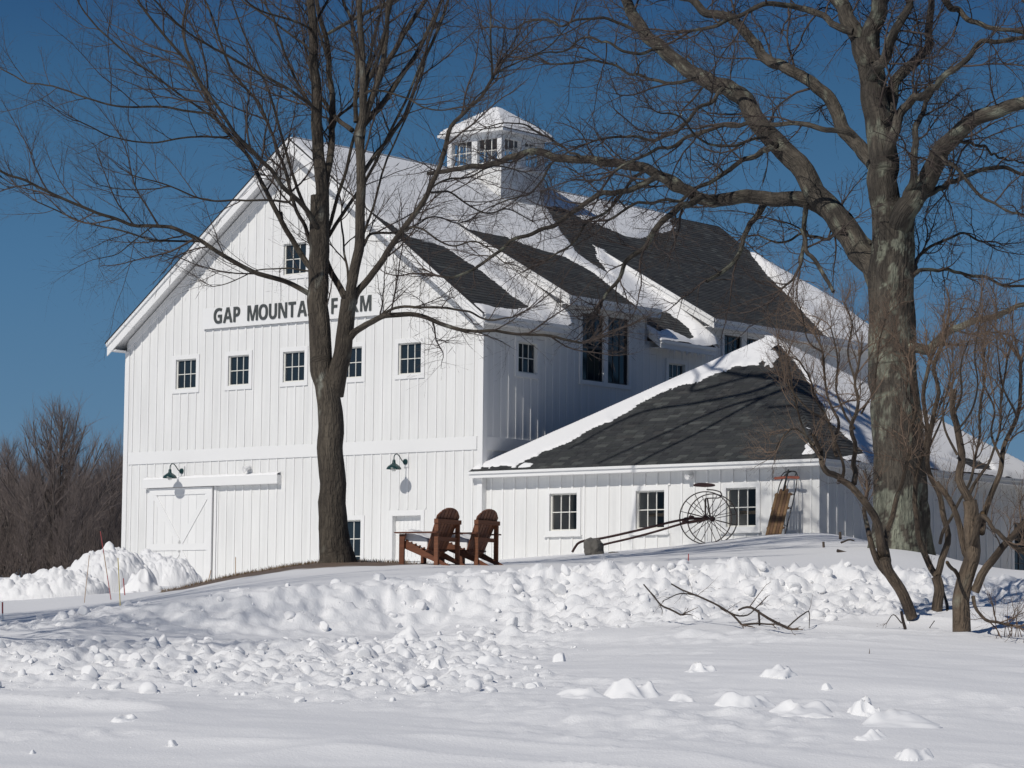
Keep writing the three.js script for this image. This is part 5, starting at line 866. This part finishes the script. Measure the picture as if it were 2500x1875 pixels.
// ───────── markers ─────────
{
  const stake = (name, label, mats, u0, v0, u1, v1, D, w, group) => { const a = at(u0, v0, D), b = onGround(u1, v1, D); const bt = at(u1, v1, D); b.copy(bt); const o = thing(name, label, 'stake', b, 0, group); const d = a.clone().sub(b), n = mats.length; for (let k = 0; k < n; k++) part(n > 1 ? 'band' : 'rod', new MB().tube([d.clone().multiplyScalar(k / n - (k ? 0 : .25)), d.clone().multiplyScalar((k + 1) / n)], [w, w], 7).geo(), M[mats[k]], o); };
  stake('marker_stake', 'thin red driveway stake with bright tip leaning before the snow pile', ['stakeRed', 'stakeWood', 'stakeRed'], 245, 1297, 270, 1458, 52, .0075, 'driveway marker stakes');
  stake('marker_stake', 'tan bamboo stake leaning before the snow pile beside the red stake', ['stakeWood'], 218, 1356, 206, 1470, 52, .006, 'driveway marker stakes');
  stake('marker_stake', 'tall yellow stake standing in front of the ploughed bank', ['stakeYellow'], 288, 1362, 297, 1552, 43, .0065, 'driveway marker stakes');
  stake('marker_stake', 'red and white banded stake at the picture border', ['stakeRed', 'white', 'stakeRed', 'white', 'stakeRed'], 6, 1470, 7, 1610, 44, .012, 'driveway marker stakes');
  stake('marker_stake', 'faint red and white stake in the snow before the hay rake', ['stakeRed', 'white', 'stakeRed'], 1681, 1352, 1679, 1408, 48, .009, 'driveway marker stakes');
  stake('marker_stake', 'short red stake sunk in the snow pile', ['stakeRed'], 301, 1412, 304, 1445, 56, .010, 'driveway marker stakes');
  stake('marker_stake', 'tan stake standing against the barn wall right of the sliding door', ['stakeWood'], 575, 1360, 575, 1420, 70, .010, 'driveway marker stakes');
  stake('marker_stake', 'short dark twig stuck by the sliding door edge', ['stakeWood'], 515, 1392, 508, 1422, 70, .010, 'driveway marker stakes');
}
// ───────── rocks, fallen branches, weeds ─────────
{
  const R = rng(60);
  const rock = (label, u, v, D, sx, sy, sz, seed, name = 'rock') => { const g = new THREE.IcosahedronGeometry(1, 4), p = g.attributes.position, c = []; for (let k = 0; k < p.count; k++) { const x = p.getX(k), y = p.getY(k), z = p.getZ(k), f = 1 + .55 * fbm(x * 1.3 + seed, y * 1.3, z * 1.3, 4) - .18 * Math.abs(noise(x * 2.2, y * 2.2 + seed, z * 2.2)); p.setXYZ(k, x * f * sx, y * f * sy, z * f * sz); const q = .85 + .5 * fbm(x * 5, y * 5, z * 5 + seed, 3); c.push(q, q, q); } g.setAttribute('color', new THREE.Float32BufferAttribute(c, 3)); g.computeVertexNormals(); const o = thing(name, label, 'rock', at(u, v, D), seed); part('stone', g, M.rock, o); return o; };
  rock('grey boulder poking through snow under the rake shafts', 1449, 1343, 66.5, .25, .27, .24, 3);
  rock('flat small stone in the snow beside the grey boulder', 1502, 1352, 66.5, .17, .05, .14, 5);
  const bcol = barkCol([.115, .086, .07], [.21, .16, .125], [.26, .25, .2], -.08, 40);
  const S = { space: [.20, .10], len: [[.15, .5], [.05, .2]], rad: [.006, .004], segs: [6, 3], angle: [.4, 1.2], up: .12, wig: .6, lift: .0, bud: true, col: twigCol([.10, .072, .056], .3) };
  const branch = (label, D, list, seed) => { const b = at(list[0][3][0], list[0][3][1], D), st = list.map(([D1, w0, w1, uv, o], i) => ({ l: roughen(limbPts(D, D + D1, w0, w1, uv, .15, seed * 9 + i), 1.4, seed + i), name: 'branch', from: .05, ...o })); const o = makeTree('fallen_branch', label, 'fallen branch', 'fallen branches on the snow', b, { seed, stems: st, S, col: bcol, tip: .25 }); o.children.at(-1).name = 'twigs'; };
  branch('long fallen branch with twiggy ends lying on the broken snow', 39.6, [[-.6, 3.5, 5.5, [1640, 1428, 1665, 1440, 1700, 1452, 1730, 1470, 1760, 1487, 1790, 1503, 1812, 1524]], [.2, 5, 3, [1760, 1487, 1800, 1505, 1830, 1500, 1850, 1480]], [-.3, 4, 2, [1700, 1452, 1660, 1450, 1620, 1465]], [-.2, 5, 4, [1812, 1522, 1845, 1520, 1885, 1522]]], 61);
  branch('bent dark fallen branch with reddish bark lying at the end of the twiggy one', 39.0, [[-.5, 5, 7.5, [1802, 1487, 1818, 1479, 1832, 1478, 1850, 1486, 1868, 1500, 1890, 1515, 1925, 1534]], [.1, 5, 5, [1849, 1488, 1850, 1505, 1851, 1526], { sprout: false }], [.3, 4, 2, [1925, 1534, 1960, 1500, 1975, 1495, 1976, 1540]]], 62);
  branch('thin fallen branch with forked tip at the near end of the snowbank', 40, [[-.3, 4, 5, [1572, 1427, 1590, 1448, 1610, 1478, 1630, 1490, 1658, 1503]]], 63);
  branch('short broken stub lying on snow at the foot of the leaning shrub', 39.4, [[-.2, 8, 7, [2212, 1540, 2206, 1520, 2200, 1496], { sprout: false }], [.1, 3, 2, [2200, 1520, 2180, 1500, 2165, 1520]], [.2, 3, 2, [2280, 1515, 2270, 1530, 2260, 1545]]], 64);
  branch('reddish fallen branch lying against the old tree trunk', 54, [[.3, 8, 6, [2040, 1344, 2070, 1350, 2100, 1352, 2140, 1362], { sprout: false }]], 65);
  branch('short dark stub standing in the snow mound beside the old tree', 58, [[.1, 8, 7, [2056, 1319, 2055, 1305], { sprout: false }], [.1, 5, 3, [2050, 1322, 2070, 1316, 2085, 1320], { sprout: false }], [0, 6, 6, [2008, 1340, 2008, 1326], { sprout: false }]], 66);
  // weeds at the right edge
  const weed = (label, D, us, v, h, seed) => { const mb = new MB(), b = at(us[0], v, D), inv = new THREE.Matrix4().makeTranslation(-b.x, -b.y, -b.z); mb.M = inv; const Q = rng(seed); const WS = { ...S, up: .3, col: twigCol([.13, .085, .06], .3) }; for (const u of us) { const p = at(u, v + Q() * 12, D); p.y = Math.min(p.y, groundY(p.x, p.z)); const l = shoot(Q, p, V((Q() - .5) * .9, 1, (Q() - .5) * .5).normalize(), h * (.6 + .6 * Q()), .006, 8, .35, .02); mb.tube(l.pts, l.R, 4, { cap: false, col: WS.col }); sprout(Q, mb, l, 0, WS, .25); } const o = thing('weed_clump', label, 'weeds', b); mb.build('stems', M.twig, o); };
  weed('clump of dry brown twigs poking from snow beside the thickest shrub', 38, [2440, 2452, 2462, 2470, 2478, 2486, 2494, 2505], 1545, .5, 71);
  weed('few thin dry stems in the open snow at the picture border', 34, [2455, 2482, 2470], 1690, .35, 72);
  weed('tiny dry twig lying alone in the smooth snow', 34.5, [2335], 1698, .12, 73);
  weed('single short stem standing in the smooth snow below the shrubs', 36, [2122], 1584, .07, 74);
  // dead grass on the blown-clear crest
  const g = new MB(), Q = rng(80); for (let k = 0; k < 3600; k++) { const u = 400 + Q() * 700, D = 52.6 + Q() * 1.9, x = (u - 1250) / F * D, z = -D, n = noise(x * .9, z * 1.3, 2); if (n < -.25 || Q() < (u > 1000 ? .8 : 0)) continue; const y = groundY(x, z), h = .03 + .07 * Q() * Q(), a = Q() * 6.28, c = .7 + .6 * Q(); g.color = [c, c, c]; const dx = Math.cos(a) * .006, dz = Math.sin(a) * .006, lx = (Q() - .5) * h * 1.6, lz = (Q() - .5) * h * 1.6; g.tri(V(x - dx, y - .01, z - dz), V(x + dx, y - .01, z + dz), V(x + lx, y + h, z + lz)); }
  tag(g.build('dead_grass', M.deadGrass, scene), 'brown dead grass on the wind-cleared crest below the maple', 'grass', null, 'stuff');
}
// ───────── heaps and lumps of snow ─────────
{
  const heap = (label, u, v, D, rx, rz, h, seed, prof) => { const c = at(u, v, D), o = thing('snow_pile', label, 'snow pile', V(c.x, 0, c.z)), n = 150, P = [], I = [], U = [], C = []; for (let j = 0; j <= n; j++) for (let i = 0; i <= n; i++) { const x = lerp(-rx, rx, i / n) * 1.15, z = lerp(-rz, rz, j / n) * 1.15, q = Math.hypot(x / rx, z / rz) + .16 * fbm(x * 1.2 + seed, z * 1.2, seed, 3), f = Math.pow(clamp(1 - q * q), .62); const y = groundY(c.x + x, c.z + z, false) + f * h * (prof ? prof(x / rx) : 1) + (f > .02 ? clamp(f * 3) * (.42 * lumps(x, z, .36, seed, .6) + .55 * lumps(x, z, .19, seed + 3, .8) + .5 * lumps(x, z, .09, seed + 4, .8) + .07 * fbm(x * 6, z * 6, seed, 3) - .05) : -.12); P.push(x, y, z); U.push(x / 2, z / 2); C.push(1, 1, 1); if (i && j) { const a = (j - 1) * (n + 1) + i - 1; I.push(a, a + n + 1, a + n + 2, a, a + n + 2, a + 1); } } const g = new THREE.BufferGeometry(); g.setAttribute('position', new THREE.Float32BufferAttribute(P, 3)); g.setAttribute('uv', new THREE.Float32BufferAttribute(U, 2)); g.setAttribute('color', new THREE.Float32BufferAttribute(C, 3)); g.setIndex(I); g.computeVertexNormals(); part('heap', g, M.snow, o); };
  heap('tall rough pile of ploughed snow left of the sliding door', 255, 1440, 64, 1.15, 1.1, .92, 5, q => q < 0 ? 1 + q * .35 : 1);
  heap('low tail of ploughed snow running out toward the woods', 70, 1440, 62, 1.7, 1.0, .46, 9, q => 1 + .5 * q);
  heap('smaller rough snow pile right before the sliding door', 395, 1440, 70, .95, .9, .72, 15, q => 1 - q * .35);
  const mound = (label, u, D, rx, rz, h, seed) => heap(label, u, 1350, D, rx, rz, h, seed);
  const R = rng(500);
  const blockGeo = seed => { let g = new THREE.IcosahedronGeometry(1, 4); g.deleteAttribute('uv'); g.deleteAttribute('normal'); g = mergeVertices(g, 1e-4); const p = g.attributes.position, c = []; for (let k = 0; k < p.count; k++) { const v = V().fromBufferAttribute(p, k), cut = [V(1, .3, .2), V(-.6, .8, .3), V(.1, -.5, .9), V(-.3, .2, -1), V(.4, 1, -.4)].map(q => q.normalize()); let f = 1 + .16 * fbm(v.x * 1.9 + seed * 3.1, v.y * 1.9, v.z * 1.9, 4); v.multiplyScalar(f); for (let m = 0; m < 5; m++) { const d = v.dot(cut[m].clone().applyAxisAngle(V(0, 1, 0), seed * 1.7)) - (.55 + .3 * hash(seed, m)); if (d > 0) v.addScaledVector(cut[m].clone().applyAxisAngle(V(0, 1, 0), seed * 1.7), -d * .85); } p.setXYZ(k, v.x, v.y, v.z); c.push(1, 1, 1); } g.setAttribute('color', new THREE.Float32BufferAttribute(c, 3)); g.computeVertexNormals(); return g; };
  const geos = [1, 2, 3, 4, 5, 6].map(blockGeo);
  const lumpGeo = seed => { const n = 34, P = [], I = []; for (let j = 0; j <= n; j++) for (let i = 0; i <= n; i++) { const x = (i / n * 2 - 1) * 1.25, z = (j / n * 2 - 1) * 1.25; const q = Math.hypot(x + .25 * noise(x * 1.7, z * 1.7, seed), z + .25 * noise(x * 1.7, z * 1.7, seed + 40)) + .22 * fbm(x * 2.6, z * 2.6, seed, 3), f = Math.pow(clamp(1 - q * q), 1.05 + .7 * hash(seed, 3)); const rid = 1 - Math.abs(noise(x * 1.9 + seed, z * 1.9, seed + 7)), st = noise(x * 3.3, z * 3.3, seed + 11); P.push(x, f > 0 ? f * (.45 + .62 * rid * rid) + .10 * st * f + .05 * fbm(x * 7, z * 7, seed, 2) * clamp(f * 4) : -1.3, z); if (i && j) { const a = (j - 1) * (n + 1) + i - 1; I.push(a, a + n + 1, a + n + 2, a, a + n + 2, a + 1); } } const g = new THREE.BufferGeometry(); g.setAttribute('position', new THREE.Float32BufferAttribute(P, 3)); g.setIndex(I); g.computeVertexNormals(); return g; };
  // the big ones, each by itself: pixel, distance, size in metres
  const big = [[975, 1618, 37.2, .19, .17, 'squared block of snow standing on the near rubble'], [1000, 1560, 40, .15, .14, 'snow block at the edge of the ploughed track'], [880, 1605, 37.5, .16, .12, 'rounded snow block just left of the squared block'], [1070, 1640, 35.8, .14, .16, 'upright snow lump at the near edge of the rubble'], [570, 1548, 0, 0, 0], [1420, 1722, 31.2, .22, .10, 'flat snow slab with broken edge in the open snow'], [1552, 1712, 31.4, .24, .20, 'largest tilted snow slab in the open snow'], [1530, 1690, 31.6, .06, .11, 'small upright horn of snow behind the tilted slab'], [1668, 1735, 30.8, .15, .09, 'low snow lump between the tilted slab and the peaked one'], [1820, 1748, 30.4, .22, .16, 'peaked snow lump in the open snow'], [1965, 1768, 29.8, .26, .14, 'broad snow lump beside the peaked one'], [2105, 1768, 29.7, .11, .16, 'upright snow fin near the smooth white slab'], [2215, 1795, 29, .30, .15, 'smooth white slab of snow in the near corner'], [1716, 1652, 33.6, .13, .11, 'twin-peaked snow lump in the middle of the open snow'], [1902, 1678, 32.7, .16, .15, 'single snow peak in the middle of the open snow'], [1110, 1655, 35.2, .17, .08, 'low snow lump at the rubble edge beside the upright one'], [1195, 1640, 35.6, .20, .12, 'white snow lump with shadowed side in the rubble'], [2130, 1830, 27.8, .12, .09, 'small snow lump low in the near corner'], [2228, 1868, 26.6, .15, .10, 'snow lump at the bottom picture border'], [308, 1773, 29.6, .10, .07, 'lone small snow lump in the near field'], [352, 1420, 61, .26, .36, 'rolled snow block with a shadowed face below the tall pile']];
  big.filter(b => b[3]).forEach(([u, v, D, r, h, label], i) => { const p = at(u, v, D); p.y = groundY(p.x, p.z); const o = thing('snow_block', label, 'snow block', p, R() * 6.28, 'snow blocks thrown by the plough'); const m = part('block', lumpGeo(i + 3), M.clod, o); m.scale.set(r * 1.75, h * 1.35, r * 1.5); m.position.y = -.035; });
  // and the countless small ones
  const sets = geos.map(() => []); const spots = [];
  for (let k = 0; k < 26000; k++) { const D = 27 + R() * 17, x = (-150 + R() * 2500 - 1250) / F * D, z = -D, { near, right, bank } = rubble(x, z), w = Math.max(near, right, bank * 1.3) * .17 + (D < 34 ? .0050 * smooth(900, 200, 1250 + F * x / D) : 0) + .0012; if (R() > w) continue; const s = (.010 + .10 * Math.pow(R(), 5.5)) * (w < .01 ? .6 : 1); sets[k % 6].push([x, groundY(x, z) + s * .05, z, s]); }
  sets.forEach((l, k) => { const im = new THREE.InstancedMesh(geos[k], M.clod, l.length); const q = new THREE.Quaternion(), e = new THREE.Euler(); l.forEach(([x, y, z, s], i) => { e.set(R() * 3, R() * 6.28, R() * 3); im.setMatrixAt(i, new THREE.Matrix4().compose(V(x, y, z), q.setFromEuler(e), V(s * (.8 + .6 * R()), s * (.6 + .5 * R()), s))); }); im.name = numbered('snow_rubble'); im.castShadow = im.receiveShadow = true; scene.add(im); tag(im, 'small broken clods of snow strewn along the ploughed bank', 'snow clods', null, 'stuff'); });
}

// ───────── picture ─────────
const renderer = new THREE.WebGLRenderer({ antialias: true });
renderer.toneMapping = THREE.LinearToneMapping;
renderer.toneMappingExposure = 1.0;
renderer.shadowMap.enabled = true; renderer.shadowMap.type = THREE.PCFSoftShadowMap;
renderer.render(scene, camera);
